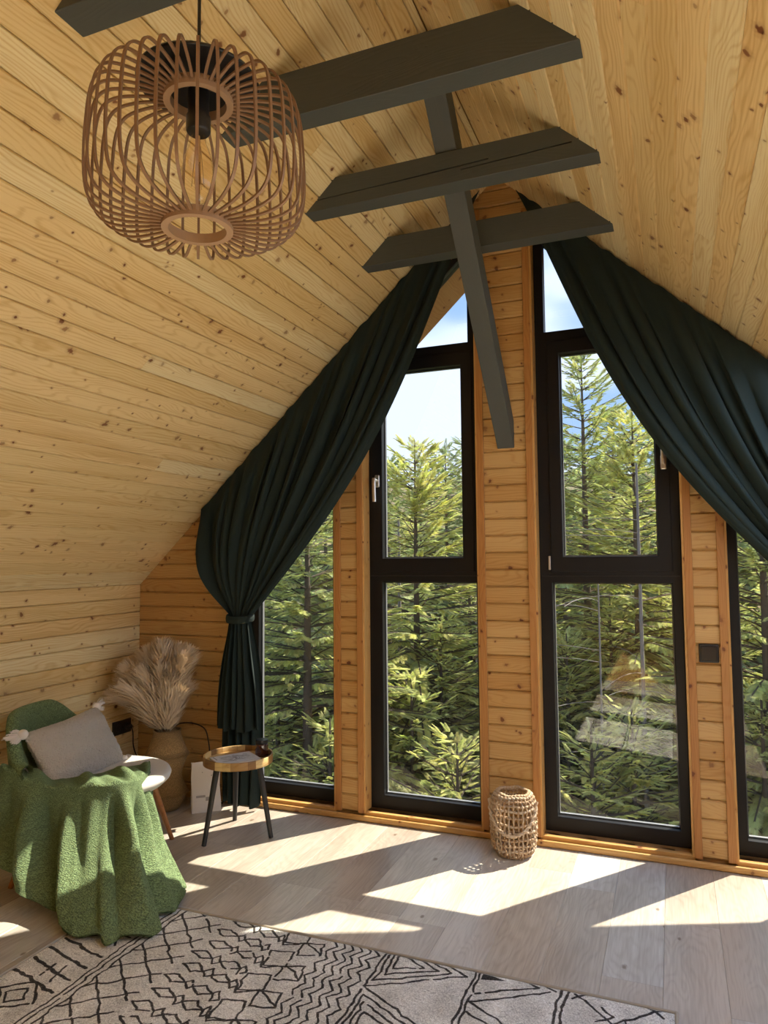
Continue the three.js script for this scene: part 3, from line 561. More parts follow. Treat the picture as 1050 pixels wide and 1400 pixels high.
/* ---------- woven vase with pampas ---------- */
const seagrass = dataTex(512, 512, (i, j) => { const row = Math.floor(j / 10), a = Math.sin((j % 10) / 10 * Math.PI), b = 0.5 + 0.5 * Math.sin((i + (row % 2) * 8) / 16 * 6.2832 + (j % 10) * 0.5), n = vnoise(i / 4, j / 4, 128, 128), m = 0.35 + 0.45 * a * (0.5 + 0.5 * b) + 0.25 * n; return [255 * m + 30, 208 * m + 24, 140 * m + 14]; }, true, [6, 5]);
const seagrassB = dataTex(512, 512, (i, j) => { const row = Math.floor(j / 10), a = Math.sin((j % 10) / 10 * Math.PI), b = 0.5 + 0.5 * Math.sin((i + (row % 2) * 8) / 16 * 6.2832 + (j % 10) * 0.5), q = 255 * a * (0.45 + 0.55 * b); return [q, q, q]; }, false, [6, 5]);
const VX = -1.695, VZ = 0.235;
{
  const m = std({ map: seagrass, bumpMap: seagrassB, bumpScale: 0.003, roughness: 0.85 });
  const t = thing('woven_vase', 'tall waisted seagrass vase in the corner holding pampas plumes', 'vase'); t.position.set(VX, 0, VZ);
  const pr = [[0.0005, 0.006], [0.06, 0.002], [0.072, 0.004], [0.082, 0.02], [0.104, 0.06], [0.118, 0.092], [0.112, 0.112], [0.094, 0.15], [0.083, 0.185], [0.090, 0.225], [0.108, 0.275], [0.121, 0.303], [0.112, 0.325], [0.090, 0.375], [0.078, 0.41], [0.076, 0.435], [0.072, 0.44], [0.069, 0.433], [0.069, 0.40], [0.06, 0.38], [0.0005, 0.375]];
  part('body', new THREE.LatheGeometry(pr.map((q) => new THREE.Vector2(...q)), 64), m, t);
  for (const [y, rad] of [[0.092, 0.118], [0.303, 0.121], [0.437, 0.074]]) { const g = new THREE.TorusGeometry(rad, 0.0055, 8, 64); g.rotateX(Math.PI / 2); const k = part('braid', g, m, t); k.position.y = y; }
}
{
  const mat = std({ color: new THREE.Color(0.82, 0.67, 0.49), roughness: 0.95, side: THREE.DoubleSide }), stemM = std({ color: new THREE.Color(0.45, 0.33, 0.18), roughness: 0.8 });
  const r = rngOf(17);
  // lean x, lean z (tips, metres from the vase axis), tip height
  const tips = [[0.10, -0.06, 0.885], [0.045, -0.05, 0.90], [-0.02, 0.03, 0.93], [-0.07, -0.07, 0.90], [-0.13, 0.02, 0.885], [-0.20, -0.03, 0.85], [-0.24, 0.07, 0.80], [-0.29, 0.02, 0.72], [-0.30, 0.10, 0.66], [0.13, 0.03, 0.86], [0.02, 0.10, 0.84], [-0.10, 0.12, 0.80], [0.08, 0.08, 0.78], [-0.20, 0.13, 0.70], [-0.16, 0.06, 0.62], [0.10, 0.00, 0.68]];
  tips.forEach(([lx, lz, ty], k) => {
    const t = thing('pampas_plume', 'dried beige pampas plume standing in the seagrass vase', 'pampas', 'pampas plumes in the seagrass vase'); t.position.set(VX, 0, VZ);
    const ax = lx * 0.12, az = lz * 0.12, c = new THREE.CatmullRomCurve3([V(ax * 0.5, 0.39, az * 0.5), V(ax * 2, 0.46, az * 2), V(lx * 0.55, lerp(0.46, ty, 0.62), lz * 0.55), V(lx, ty - 0.03 * Math.hypot(lx, lz), lz)]);
    part('stem', new THREE.TubeGeometry(c, 16, 0.0022, 6), stemM, t);
    const pos = [], n = 900;
    for (let i = 0; i < n; i++) {
      const s = 0.24 + 0.76 * Math.pow(r(), 0.85), p = c.getPoint(s), tan = c.getTangent(s), w = Math.sin(Math.PI * clamp((s - 0.18) / 0.86)) * 0.075 + 0.014, a = r() * 6.2832;
      const sideV = V(Math.cos(a), 0.1 * (r() - 0.5), Math.sin(a)); sideV.addScaledVector(tan, -sideV.dot(tan)).normalize();
      const len = w * (0.9 + 0.9 * r()), mid = p.clone().addScaledVector(sideV, len * 0.45).addScaledVector(tan, len * 0.55), end = p.clone().addScaledVector(sideV, len * 0.75).addScaledVector(tan, len * 1.1).add(V(0, -len * 0.22 * r(), 0));
      const wv = new THREE.Vector3().crossVectors(sideV, tan).multiplyScalar(0.0016 + 0.0012 * r());
      const A = p.clone().add(wv), B = p.clone().sub(wv), C = mid.clone().addScaledVector(wv, 1.3), D = mid.clone().addScaledVector(wv, -1.3);
      for (const q of [A, B, C, B, D, C, C, D, end]) pos.push(q.x, q.y, q.z);
    }
    const g = new THREE.BufferGeometry(); g.setAttribute('position', new THREE.Float32BufferAttribute(pos, 3)); g.computeVertexNormals();
    const f = part('plume', g, mat, t); f.userData.kind = 'stuff';
  });
}

/* ---------- white paper bag, socket, cables, wall box ---------- */
{
  const paper = std({ color: new THREE.Color(0.72, 0.69, 0.66), roughness: 0.55, bumpMap: dataTex(128, 128, (i, j) => { const a = 128 + 100 * fbm(i / 16, j / 16, 8, 8, 4); return [a, a, a]; }, false), bumpScale: 0.004 });
  const t = thing('paper_bag', 'white glossy paper bag on the floor between vase and side table', 'bag'); t.position.set(-1.463, 0.001, 0.185); t.rotation.y = 0.72;
  const g = gridGeo(24, 24, (u, v) => { const a = u * 4, s = Math.floor(a) % 4, k = a - Math.floor(a), W = 0.078, D = lerp(0.026, 0.010, v); const c = [[-W, D], [W, D], [W, -D], [-W, -D]], p = c[s], q = c[(s + 1) % 4]; return [lerp(p[0], q[0], k) + 0.003 * Math.sin(v * 7 + s), v * 0.262 + (v > 0.99 ? 0.004 * Math.sin(k * 6) : 0), lerp(p[1], q[1], k) - 0.03 * v]; });
  part('bag_body', g.toNonIndexed(), paper, t).geometry.computeVertexNormals();
  const gr = std({ color: new THREE.Color(0.33, 0.31, 0.30), roughness: 0.6 });
  for (const [x, y, w, h] of [[-0.03, 0.085, 0.05, 0.012], [0.012, 0.07, 0.03, 0.02], [0.03, 0.19, 0.006, 0.006], [-0.02, 0.21, 0.005, 0.005]]) { const pg = new THREE.PlaneGeometry(w, h); const m = part('print', pg, gr, t, 'faint grey print'); m.position.set(x, y, lerp(0.026, 0.010, y / 0.262) - 0.03 * y / 0.262 + 0.0045); m.rotation.x = -0.17; }
}
{
  const t = thing('wall_socket', 'black double socket plate on the low wall beside the vase', 'socket'); t.position.set(XL, 0.405, 0.152);
  const pl = part('plate', new RoundedBoxGeometry(0.012, 0.082, 0.152, 2, 0.004), std({ color: new THREE.Color(0.02, 0.019, 0.018), roughness: 0.4 }), t); pl.position.x = 0.006;
  for (const z of [0.036, -0.036]) { const g = new THREE.CylinderGeometry(0.0205, 0.0205, 0.004, 28, 1, true); g.rotateZ(Math.PI / 2); const m = part('socket_well', g, std({ color: new THREE.Color(0.05, 0.05, 0.05), roughness: 0.4, side: THREE.DoubleSide }), t); m.position.set(0.013, 0, z); for (const dz of [-0.0095, 0.0095]) { const h = part('contact_hole', new THREE.CylinderGeometry(0.0025, 0.0025, 0.003, 10).rotateZ(Math.PI / 2), M.blackPlastic, t); h.position.set(0.0125, 0, z + dz); } }
}
{
  const brown = std({ color: new THREE.Color(0.02, 0.011, 0.008), roughness: 0.5 });
  const t = thing('power_cable', 'dark cable with plug looping from the wall socket behind the vase', 'cable');
  const plug = part('plug', new THREE.LatheGeometry([[0.0005, 0.034], [0.009, 0.034], [0.0165, 0.02], [0.0185, 0.006], [0.0185, 0], [0.0005, 0]].map((q) => new THREE.Vector2(...q)), 24).rotateZ(-Math.PI / 2), brown, t, 'round dark plug'); plug.position.set(XL + 0.0155, 0.405, 0.116);
  const c = new THREE.CatmullRomCurve3([V(XL + 0.047, 0.403, 0.116), V(XL + 0.055, 0.37, 0.112), V(XL + 0.05, 0.28, 0.098), V(XL + 0.07, 0.22, 0.085), V(XL + 0.13, 0.195, 0.07), V(XL + 0.2, 0.23, 0.06), V(XL + 0.25, 0.32, 0.05), V(XL + 0.3, 0.40, 0.045), V(XL + 0.38, 0.435, 0.04), V(-1.59, 0.41, 0.03), V(-1.56, 0.33, 0.028), V(-1.55, 0.22, 0.028), V(-1.53, 0.08, 0.036), V(-1.5, 0.012, 0.05), V(-1.44, 0.006, 0.06)]);
  part('lead', new THREE.TubeGeometry(c, 160, 0.0036, 8), brown, t);
}
{
  const t = thing('wall_switch', 'blank black square box on the narrow boarded pillar', 'switch'); t.position.set(1.1435, 0.955, 0.0);
  part('plate', new RoundedBoxGeometry(0.084, 0.084, 0.014, 3, 0.006), M.blackPlastic, t).position.z = 0.007;
  part('button', new RoundedBoxGeometry(0.066, 0.066, 0.004, 2, 0.0015), std({ color: new THREE.Color(0.008, 0.008, 0.009), roughness: 0.25 }), t).position.z = 0.0155;
}

/* ---------- woven basket lantern ---------- */
{
  const t = thing('woven_basket', 'tall open-weave rope basket on the floor before the middle pillar', 'basket'); t.position.set(0.262, 0, 0.152);
  const rope = [[0.50, 0.36, 0.23], [0.42, 0.28, 0.165], [0.56, 0.43, 0.30]].map((c) => std({ color: new THREE.Color(...c), roughness: 0.85 }));
  const prof = [[0.078, 0.008], [0.094, 0.03], [0.101, 0.065], [0.104, 0.11], [0.105, 0.16], [0.104, 0.21], [0.100, 0.245], [0.089, 0.272], [0.074, 0.285]];
  const rAt = (v) => curveAt(prof, v), rows = 13, cols = 30;
  const ringCurve = (v, amp, ph) => { const [R, y] = rAt(v), pts = []; for (let k = 0; k < cols * 2; k++) { const a = k / (cols * 2) * 6.28319; pts.push(V((R + amp * (k % 2 ? 1 : -1) * ph) * Math.cos(a), y + 0.0025 * Math.sin(a * 5 + v * 9), (R + amp * (k % 2 ? 1 : -1) * ph) * Math.sin(a))); } return new THREE.CatmullRomCurve3(pts, true); };
  for (let k = 0; k < rows; k++) { const v = k / (rows - 1); part('hoop', new THREE.TubeGeometry(ringCurve(v, 0.0042, k % 2 ? 1 : -1), cols * 6, k >= rows - 2 ? 0.0066 : 0.0054, 6, true), rope[k % 3], t); }
  for (let k = 0; k < cols; k++) { const a = (k + 0.5) / cols * 6.28319, pts = []; for (let q = 0; q < rows * 2 - 1; q++) { const [R, y] = rAt(q / (rows * 2 - 2)), o = (q % 2 ? 0 : (q / 2 + k) % 2 ? 0.0045 : -0.0045); pts.push(V((R + o) * Math.cos(a), y, (R + o) * Math.sin(a))); } part('strand', new THREE.TubeGeometry(new THREE.CatmullRomCurve3(pts), 52, 0.0046, 5), rope[(k * 5) % 3], t); }
  { const g = new THREE.CylinderGeometry(0.08, 0.08, 0.006, 40); part('base', g, rope[1], t).position.y = 0.005; }
  const hc = new THREE.CatmullRomCurve3(Array.from({ length: 21 }, (_, k) => { const a = lerp(0.15, Math.PI - 0.15, k / 20) - 0.1, d = Math.sin(k / 20 * Math.PI), R = 0.112 + 0.004 * d; return V(R * Math.cos(a), 0.252 - 0.135 * Math.pow(d, 0.85), R * Math.sin(a)); }));
  const tw = []; for (const q of [0, 1]) { const pts = []; for (let k = 0; k <= 60; k++) { const p = hc.getPoint(k / 60), w = k * 0.9 + q * Math.PI; pts.push(p.clone().add(V(0.004 * Math.cos(w), 0.004 * Math.sin(w), 0))); } tw.push(new THREE.TubeGeometry(new THREE.CatmullRomCurve3(pts), 140, 0.0052, 6)); }
  part('handle', mergeGeometries(tw), rope[2], t, 'twisted rope handle');
}

/* ---------- armchair, cushion, throw ---------- */
const CH = { x: -1.53, z: 0.93, a: 0.27 };
const chW = (x, y, z) => [CH.x + x * Math.cos(CH.a) + z * Math.sin(CH.a), y, CH.z - x * Math.sin(CH.a) + z * Math.cos(CH.a)];
const fabricN = dataTex(256, 256, (i, j) => { const a = 128 + 120 * fbm(i / 4, j / 4, 64, 64, 3); return [a, a, a]; }, false, [5, 5]);
const SR = 0.305, shellTop = (al) => lerp(0.685, 0.50, smooth(0.35, 1.15, Math.abs(al)));
{
  const cream = std({ color: new THREE.Color(0.60, 0.57, 0.53), roughness: 0.7, bumpMap: fabricN, bumpScale: 0.0006 });
  const t = thing('armchair', 'cream tub armchair on splayed wooden legs beneath the green throw', 'armchair'); t.position.set(CH.x, 0, CH.z); t.rotation.y = CH.a;
  const seat = part('seat', new THREE.LatheGeometry([[0.0005, 0.33], [0.2, 0.335], [0.275, 0.35], [0.303, 0.375], [0.309, 0.39], [0.302, 0.405], [0.27, 0.415], [0.15, 0.412], [0.0005, 0.405]].map((q) => new THREE.Vector2(...q)), 64), cream, t); seat.position.x = 0.02;
  const sh = (off) => gridGeo(60, 24, (u, v) => { const al = lerp(-0.95, 1.12, u), y = lerp(0.375, shellTop(al), v), R = SR + off + 0.075 * v; return [-R * Math.cos(al), y, R * Math.sin(al)]; });
  part('back_shell', mergeGeometries([sh(0), (() => { const g = sh(-0.028), ix = g.index.array; for (let i = 0; i < ix.length; i += 3) { const q = ix[i + 1]; ix[i + 1] = ix[i + 2]; ix[i + 2] = q; } g.computeVertexNormals(); return g; })(), gridGeo(60, 8, (u, v) => { const al = lerp(-0.95, 1.12, u), y = shellTop(al), w = v * Math.PI, R = SR + 0.075 - 0.014 + 0.014 * Math.cos(w); return [-R * Math.cos(al), y + 0.014 * Math.sin(w), R * Math.sin(al)]; })]), std({ color: new THREE.Color(0.60, 0.57, 0.53), roughness: 0.7, bumpMap: fabricN, bumpScale: 0.0006, side: THREE.DoubleSide }), t);
  const beech = std({ map: spruceB.map, roughness: 0.5, color: 0xb48462 });
  for (const [x, z] of [[0.225, -0.265], [0.225, 0.265], [-0.225, -0.265], [-0.225, 0.265]]) {
    const c0 = V(x * 0.72, 0.34, z * 0.72), c1 = V(x * 1.06, 0, z * 1.10), d = c1.clone().sub(c0), m = part('leg', new THREE.CylinderGeometry(0.019, 0.0105, d.length(), 18), beech, t, 'round tapered wooden leg');
    m.position.copy(c0).addScaledVector(d, 0.5); m.quaternion.setFromUnitVectors(V(0, -1, 0), d.clone().normalize());
  }
}
{
  const boucle = dataTex(256, 256, (i, j) => { const a = 128 + 150 * fbm(i / 5, j / 5, 51, 51, 3); return [a, a, a]; }, false, [4, 3]);
  const m = phys({ color: new THREE.Color(0.86, 0.80, 0.72), roughness: 1, bumpMap: boucle, bumpScale: 0.016, sheen: 0.4, sheenColor: new THREE.Color(0.5, 0.47, 0.42) });
  const t = thing('cushion', 'beige fleecy cushion with tassels leaning in the armchair', 'cushion');
  // local x along the width (towards the viewer side), y up the cushion, z out of its face
  const O = V(-1.635, 0.522, 0.965), ex = V(0.03, -0.03, 0.475).normalize(), ey0 = V(-0.15, 0.245, 0.01), ez = new THREE.Vector3().crossVectors(ex, ey0).normalize(), ey = new THREE.Vector3().crossVectors(ez, ex);
  t.applyMatrix4(new THREE.Matrix4().makeBasis(ex, ey, ez).setPosition(O));
  const HW = 0.238, HH = 0.152, ft = (s) => gridGeo(150, 100, (u, v) => { const a = u * 2 - 1, b = v * 2 - 1, puff = Math.pow((1 - Math.pow(Math.abs(a), 2.6)) * (1 - Math.pow(Math.abs(b), 2.6)), 0.55), pin = 1 - 0.07 * (1 - b * b) * a * a - 0, pin2 = 1 - 0.08 * (1 - a * a) * b * b * 1; return [a * HW * (1 - 0.05 * (1 - Math.abs(b))), b * HH * (1 - 0.07 * (1 - Math.abs(a))), s * (0.082 * puff + 0.007 * vnoise(a * 9 + 9, b * 7 + 3) * puff + 0.0045 * vnoise(a * 34 + 40, b * 23 + 40) + 0.003 * vnoise(a * 70 + 90, b * 48 + 90)), u, v]; });
  const back = ft(-1), ix = back.index.array; for (let i = 0; i < ix.length; i += 3) { const q = ix[i + 1]; ix[i + 1] = ix[i + 2]; ix[i + 2] = q; } back.computeVertexNormals();
  part('cover', mergeGeometries([ft(1), back]), m, t);
  const r = rngOf(4), tm = std({ color: new THREE.Color(0.80, 0.73, 0.66), roughness: 1, side: THREE.DoubleSide });
  for (const [sx, sy] of [[-1, 1], [1, 1], [-1, -1], [1, -1]]) {
    const gs = []; const dir = V(sx * 0.85, sy > 0 ? 0.1 : -0.35, 0.25).normalize();
    gs.push(new THREE.SphereGeometry(0.023, 14, 10));
    for (let k = 0; k < 90; k++) { const a = r() * 6.283, q = 0.015 * Math.sqrt(r()) * 2, perp = V(Math.cos(a), Math.sin(a), 0.4 * Math.sin(a * 2)).multiplyScalar(q), e = dir.clone().multiplyScalar(0.045 + 0.018 * r()).add(perp.multiplyScalar(1.1)); gs.push(new THREE.TubeGeometry(new THREE.QuadraticBezierCurve3(V(0, 0, 0), e.clone().multiplyScalar(0.5).add(perp.clone().multiplyScalar(0.5)), e), 4, 0.0016, 4)); }
    const p = part('tassel', mergeGeometries(gs.map((g) => { g = g.toNonIndexed(); g.deleteAttribute('uv'); return g; })), tm, t, 'soft yarn tassel'); p.position.set(sx * HW * 0.985, sy * HH * 0.985, 0.004);
  }
}
{ // the throw: one piece over the back and near arm, across the seat and down to the floor
  const knit = dataTex(512, 512, (i, j) => { const a = 128 + 150 * fbm(i / 5, j / 5, 102, 102, 2) + 30 * Math.sin(i * 0.9) * Math.sin(j * 0.9); return [a, a, a]; }, false, [3, 3]);
  const knitC = dataTex(512, 512, (i, j) => { const n = fbm(i / 4, j / 4, 128, 128, 3), m = 1 + 0.55 * n; return [116 * m, 137 * m, 95 * m]; }, true, [3, 3]);
  const m = phys({ map: knitC, roughness: 1, bumpMap: knit, bumpScale: 0.007, sheen: 0.25, sheenColor: new THREE.Color(0.3, 0.4, 0.2), side: THREE.DoubleSide });
  const rim = [[-1.29, 0.425, 0.87], [-1.255, 0.43, 0.94], [-1.225, 0.435, 1.03], [-1.24, 0.44, 1.10], [-1.31, 0.44, 1.165], [-1.42, 0.43, 1.215], [-1.51, 0.445, 1.265], [-1.61, 0.49, 1.31], [-1.70, 0.53, 1.32]];
  const inner = [[-1.34, 0.43, 0.80], [-1.36, 0.432, 0.84], [-1.39, 0.435, 0.90], [-1.42, 0.437, 0.95], [-1.45, 0.428, 1.0], [-1.49, 0.428, 1.05], [-1.55, 0.43, 1.13], [-1.62, 0.465, 1.20], [-1.69, 0.52, 1.24]];
  const hem = [[-1.015, 0.016, 0.985], [-0.94, 0.014, 1.06], [-0.86, 0.018, 1.22], [-0.835, 0.02, 1.38], [-0.91, 0.02, 1.51], [-1.07, 0.02, 1.505], [-1.26, 0.03, 1.45], [-1.50, 0.10, 1.40], [-1.74, 0.17, 1.36]];
  const ph = (s) => s * 6.28;
  const cascade = gridGeo(220, 150, (s, t) => {
    const I = curveAt(inner, s), R = curveAt(rim, s), B = curveAt(hem, s);
    let p;
    const k = 0.24;
    if (t < k) { const q = t / k; p = [0, 1, 2].map((a) => lerp(I[a], R[a], q)); p[1] += 0.012 * Math.sin(q * Math.PI) + 0.014 * Math.sin(s * 23 + q * 2) * Math.sin(q * Math.PI) + 0.008 * Math.sin(s * 51 + q * 5 + 1) * smooth(0, 0.3, q); }
    else { const q = (t - k) / (1 - k), e = Math.pow(q, 2.1); // falls straight at first, then flares on to the floor
      p = [lerp(R[0], B[0], e), lerp(R[1], B[1], 1 - Math.pow(1 - q, 1.08)), lerp(R[2], B[2], e)];
      const R2 = curveAt(rim, clamp(s + 0.02)), B2 = curveAt(hem, clamp(s + 0.02)), R1 = curveAt(rim, clamp(s - 0.02)), B1 = curveAt(hem, clamp(s - 0.02));
      let tx = lerp(R2[0] - R1[0], B2[0] - B1[0], e), tz = lerp(R2[2] - R1[2], B2[2] - B1[2], e); const l = Math.hypot(tx, tz) || 1; const nx = -tz / l * -1, nz = tx / l * -1; // outwards
      const amp = 0.046 * smooth(0, 0.45, q) * (1 - 0.35 * smooth(0.8, 1, q));
      const w = s + 0.03 * Math.sin(q * 2.2 + s * 3);
      const f = 0.8 * (1 - 2 * Math.abs(Math.sin(w * 3.1416 * 4.6 + 0.6))) + 0.6 * Math.sin(w * 6.2832 * 7.3 + 2.2 + q) + 0.3 * Math.sin(w * 6.2832 * 12.7 + 1.1 - 2 * q);
      p[0] += nx * amp * f; p[2] += nz * amp * f;
      p[0] += nx * 0.016 * Math.sin(Math.PI * Math.min(1, q * 1.6)); p[2] += nz * 0.016 * Math.sin(Math.PI * Math.min(1, q * 1.6));
      if (q > 0.9) p[1] = Math.max(p[1], 0.016 + 0.02 * Math.pow(Math.sin(w * 6.2832 * 4.1), 2));
    }
    return [p[0], p[1], p[2], s * 1.3, t * 1.1];
  });
  const over = gridGeo(150, 100, (s, t) => { // wraps the shell: inside -> top -> outside
    const al = lerp(-0.99, 1.16, s), top = shellTop(al), wob = 0.010 * Math.sin(al * 9 + t * 3) + 0.006 * Math.sin(al * 17);
    let y, R;
    if (t < 0.38) { const q = t / 0.38; y = lerp(0.44, top, q); R = SR - 0.042 + 0.075 * (y - 0.375) / (top - 0.375) - 0.3 * Math.abs(wob) ; }
    else if (t < 0.48) { const w = (t - 0.38) / 0.10 * Math.PI; R = SR + 0.075 - 0.014 - 0.028 * Math.cos(w); y = top + 0.004 + 0.028 * Math.sin(w); }
    else { const q = (t - 0.48) / 0.52, bottom = lerp(0.36, 0.17, smooth(-0.3, 0.7, al)); y = lerp(top, bottom, q); const hang = 1 - clamp((y - 0.375) / (top - 0.375)); R = SR + 0.089 + wob * q - 0.03 * hang; }
    const [x, yy, z] = chW(-R * Math.cos(al), y, R * Math.sin(al)); return [x, yy, z, s * 1.0, t * 0.9];
  });
  single('throw_blanket', mergeGeometries([thicken(cascade, 0.006), thicken(over, 0.006)]), m, 'fuzzy green throw draped over the armchair and trailing on to the rug', 'blanket');
}

/* ---------- outside: hillside and spruces ---------- */
const groundY = (x, z) => -3.1 + 0.10 * Math.max(0, -z - 6) * 2.1 + 0.35 * vnoise(x * 0.35 + 40, z * 0.35 + 40) + 0.12 * vnoise(x * 1.7, z * 1.7);
{
  const soil = dataTex(512, 512, (i, j) => { const n = fbm(i / 16, j / 16, 32, 32, 5), m = fbm(i / 50, j / 50, 10, 10, 3), g = smooth(-0.15, 0.25, m); return [lerp(112, 92, g) * (1 + 0.8 * n), lerp(96, 104, g) * (1 + 0.8 * n), lerp(72, 56, g) * (1 + 0.8 * n)]; }, true, [30, 30]);
  const g = gridGeo(120, 120, (u, v) => { const x = lerp(-48, 40, u), z = lerp(-60, 8, v); return [x, groundY(x, z), z]; });
  const m = single('ground', g, std({ map: soil, roughness: 1 }), 'mossy forest floor below the windows', 'ground', null, 'structure');
}
const needleM = [[0.58, 0.63, 0.31], [0.47, 0.54, 0.30], [0.66, 0.69, 0.33]].map((c) => phys({ color: new THREE.Color(...c), roughness: 0.9, transmission: 0.45, thickness: 0, specularIntensity: 0.4, side: THREE.DoubleSide }));
const barkM = std({ color: new THREE.Color(0.17, 0.135, 0.11), roughness: 1, bumpMap: fabricN, bumpScale: 0.01 });
// a flat, slightly drooping spray of needled twigs, tip along +x
const sprayGeo = (() => {
  const pos = []; const r = rngOf(6);
  const blade = (a, d, len, w) => { // two crossed slivers
    const up = V(0, 1, 0), s = new THREE.Vector3().crossVectors(d, up).normalize(), n = new THREE.Vector3().crossVectors(s, d).normalize();
    for (const q of [s, n]) { const A = a.clone(), M1 = a.clone().addScaledVector(d, len * 0.45).addScaledVector(q, w), M2 = a.clone().addScaledVector(d, len * 0.45).addScaledVector(q, -w), E = a.clone().addScaledVector(d, len); for (const p of [A, M1, M2, M1, E, M2]) pos.push(p.x, p.y, p.z); }
  };
  const axis = (s) => V(s, -0.10 * s * s, 0);
  for (let k = 0; k < 26; k++) { const s = 0.03 + k * 0.037; for (const q of [-1, 1]) { const L = 0.34 * (1 - 0.72 * s) * (0.8 + 0.4 * r()), d = V(0.75, -0.12 + 0.2 * (r() - 0.5), q * 0.85).normalize(); blade(axis(s), d, L, 0.0135); } }
  blade(axis(0), V(1, -0.04, 0).normalize(), 0.55, 0.03); blade(axis(0.5), V(1, -0.12, 0).normalize(), 0.5, 0.035);
  const g = new THREE.BufferGeometry(); g.setAttribute('position', new THREE.Float32BufferAttribute(pos, 3)); g.computeVertexNormals(); return g;
})();
function spruceTree(x, z, H, Lmax, seed, mi, label, group, opts = {}) {
  const r = rngOf(seed), y0 = groundY(x, z) - 0.1, t = thing(opts.name || 'spruce_tree', label, 'tree', group); t.position.set(x, y0, z); t.rotation.y = r() * 6.28;
  const rb = 0.010 * H + 0.03;
  part('trunk', new THREE.CylinderGeometry(0.008, rb, H, 8, 6), barkM, t).position.y = H / 2;
  const mats = [], cols = [], twig = [], m4 = new THREE.Matrix4(), X = V(0, 0, 0), Y = V(0, 0, 0), Z = V(0, 0, 0);
  const add = (p, dir, up, s) => { X.copy(dir).normalize(); Z.crossVectors(X, up).normalize(); Y.crossVectors(Z, X); m4.makeBasis(X.clone().multiplyScalar(s), Y.clone().multiplyScalar(s), Z.clone().multiplyScalar(s)).setPosition(p); mats.push(m4.clone()); const k = 0.75 + 0.5 * r(); cols.push(new THREE.Color(k * (0.95 + 0.15 * r()), k, k * (0.8 + 0.3 * r()))); };
  const step = opts.step || 0.17, start = opts.start ?? 0.06 * H;
  for (let h = start; h < H - 0.1; h += step * (0.7 + 0.6 * r())) {
    const f = 1 - h / H, n = 6 + Math.floor(r() * 3), L0 = Lmax * Math.pow(f, 0.85) + 0.12;
    for (let b = 0; b < n; b++) {
      const az = r() * 6.2832, L = L0 * (0.7 + 0.5 * r()), rise = lerp(0.65, 0.05, Math.pow(f, 0.4)), droop = 0.42 * Math.min(1, L / 1.2) * f;
      const dead = opts.dead && h < opts.dead * H && r() < 0.75;
      const pt = (s) => V(Math.cos(az) * L * s, h + L * (rise * s - droop * s * s * 1.6 + 0.15 * s * s * s), Math.sin(az) * L * s);
      if (L > 0.25) twig.push(new THREE.TubeGeometry(new THREE.CatmullRomCurve3([pt(0), pt(0.35), pt(0.7), pt(1)]), 5, 0.006 + 0.003 * L, 3));
      if (dead) continue;
      const ns = Math.max(3, Math.round(L * (opts.dense || 13)));
      for (let k = 0; k < ns; k++) { const s = 0.22 + 0.78 * (k + r() * 0.7) / ns, p = pt(Math.min(1, s)), d = pt(Math.min(1, s) + 0.02).sub(pt(Math.min(1, s))).normalize(), q = k % 2 ? 1 : -1, sd = V(-Math.sin(az) * q, -0.25 - 0.4 * r(), Math.cos(az) * q);
        const dir = d.clone().multiplyScalar(0.75 + 0.5 * s).addScaledVector(sd, 0.75 * (1.15 - s)); add(p, dir, V(0.3 * (r() - 0.5), 1, 0.3 * (r() - 0.5)), (opts.spray || 0.20) * (0.7 + 0.5 * r()) * (0.6 + 0.4 * f)); }
      add(pt(0.92), pt(1).sub(pt(0.9)), V(0, 1, 0), (opts.spray || 0.20) * (0.5 + 0.4 * f));
    }
  }
  for (let k = 0; k < 4; k++) add(V(0, H - 0.35 + k * 0.08, 0), V(Math.cos(k * 1.7), 2.2, Math.sin(k * 1.7)), V(0, 0.2, 1), 0.75 * (opts.spray || 0.20));
  if (twig.length) part('branches', mergeGeometries(twig.map((g) => g.toNonIndexed())), barkM, t).userData.kind = 'stuff';
  const im = new THREE.InstancedMesh(sprayGeo, needleM[mi], mats.length); mats.forEach((q, i) => { im.setMatrixAt(i, q); im.setColorAt(i, cols[i]); }); im.name = 'needles'; im.userData.kind = 'stuff'; im.castShadow = im.receiveShadow = true; t.add(im);
  return t;
}
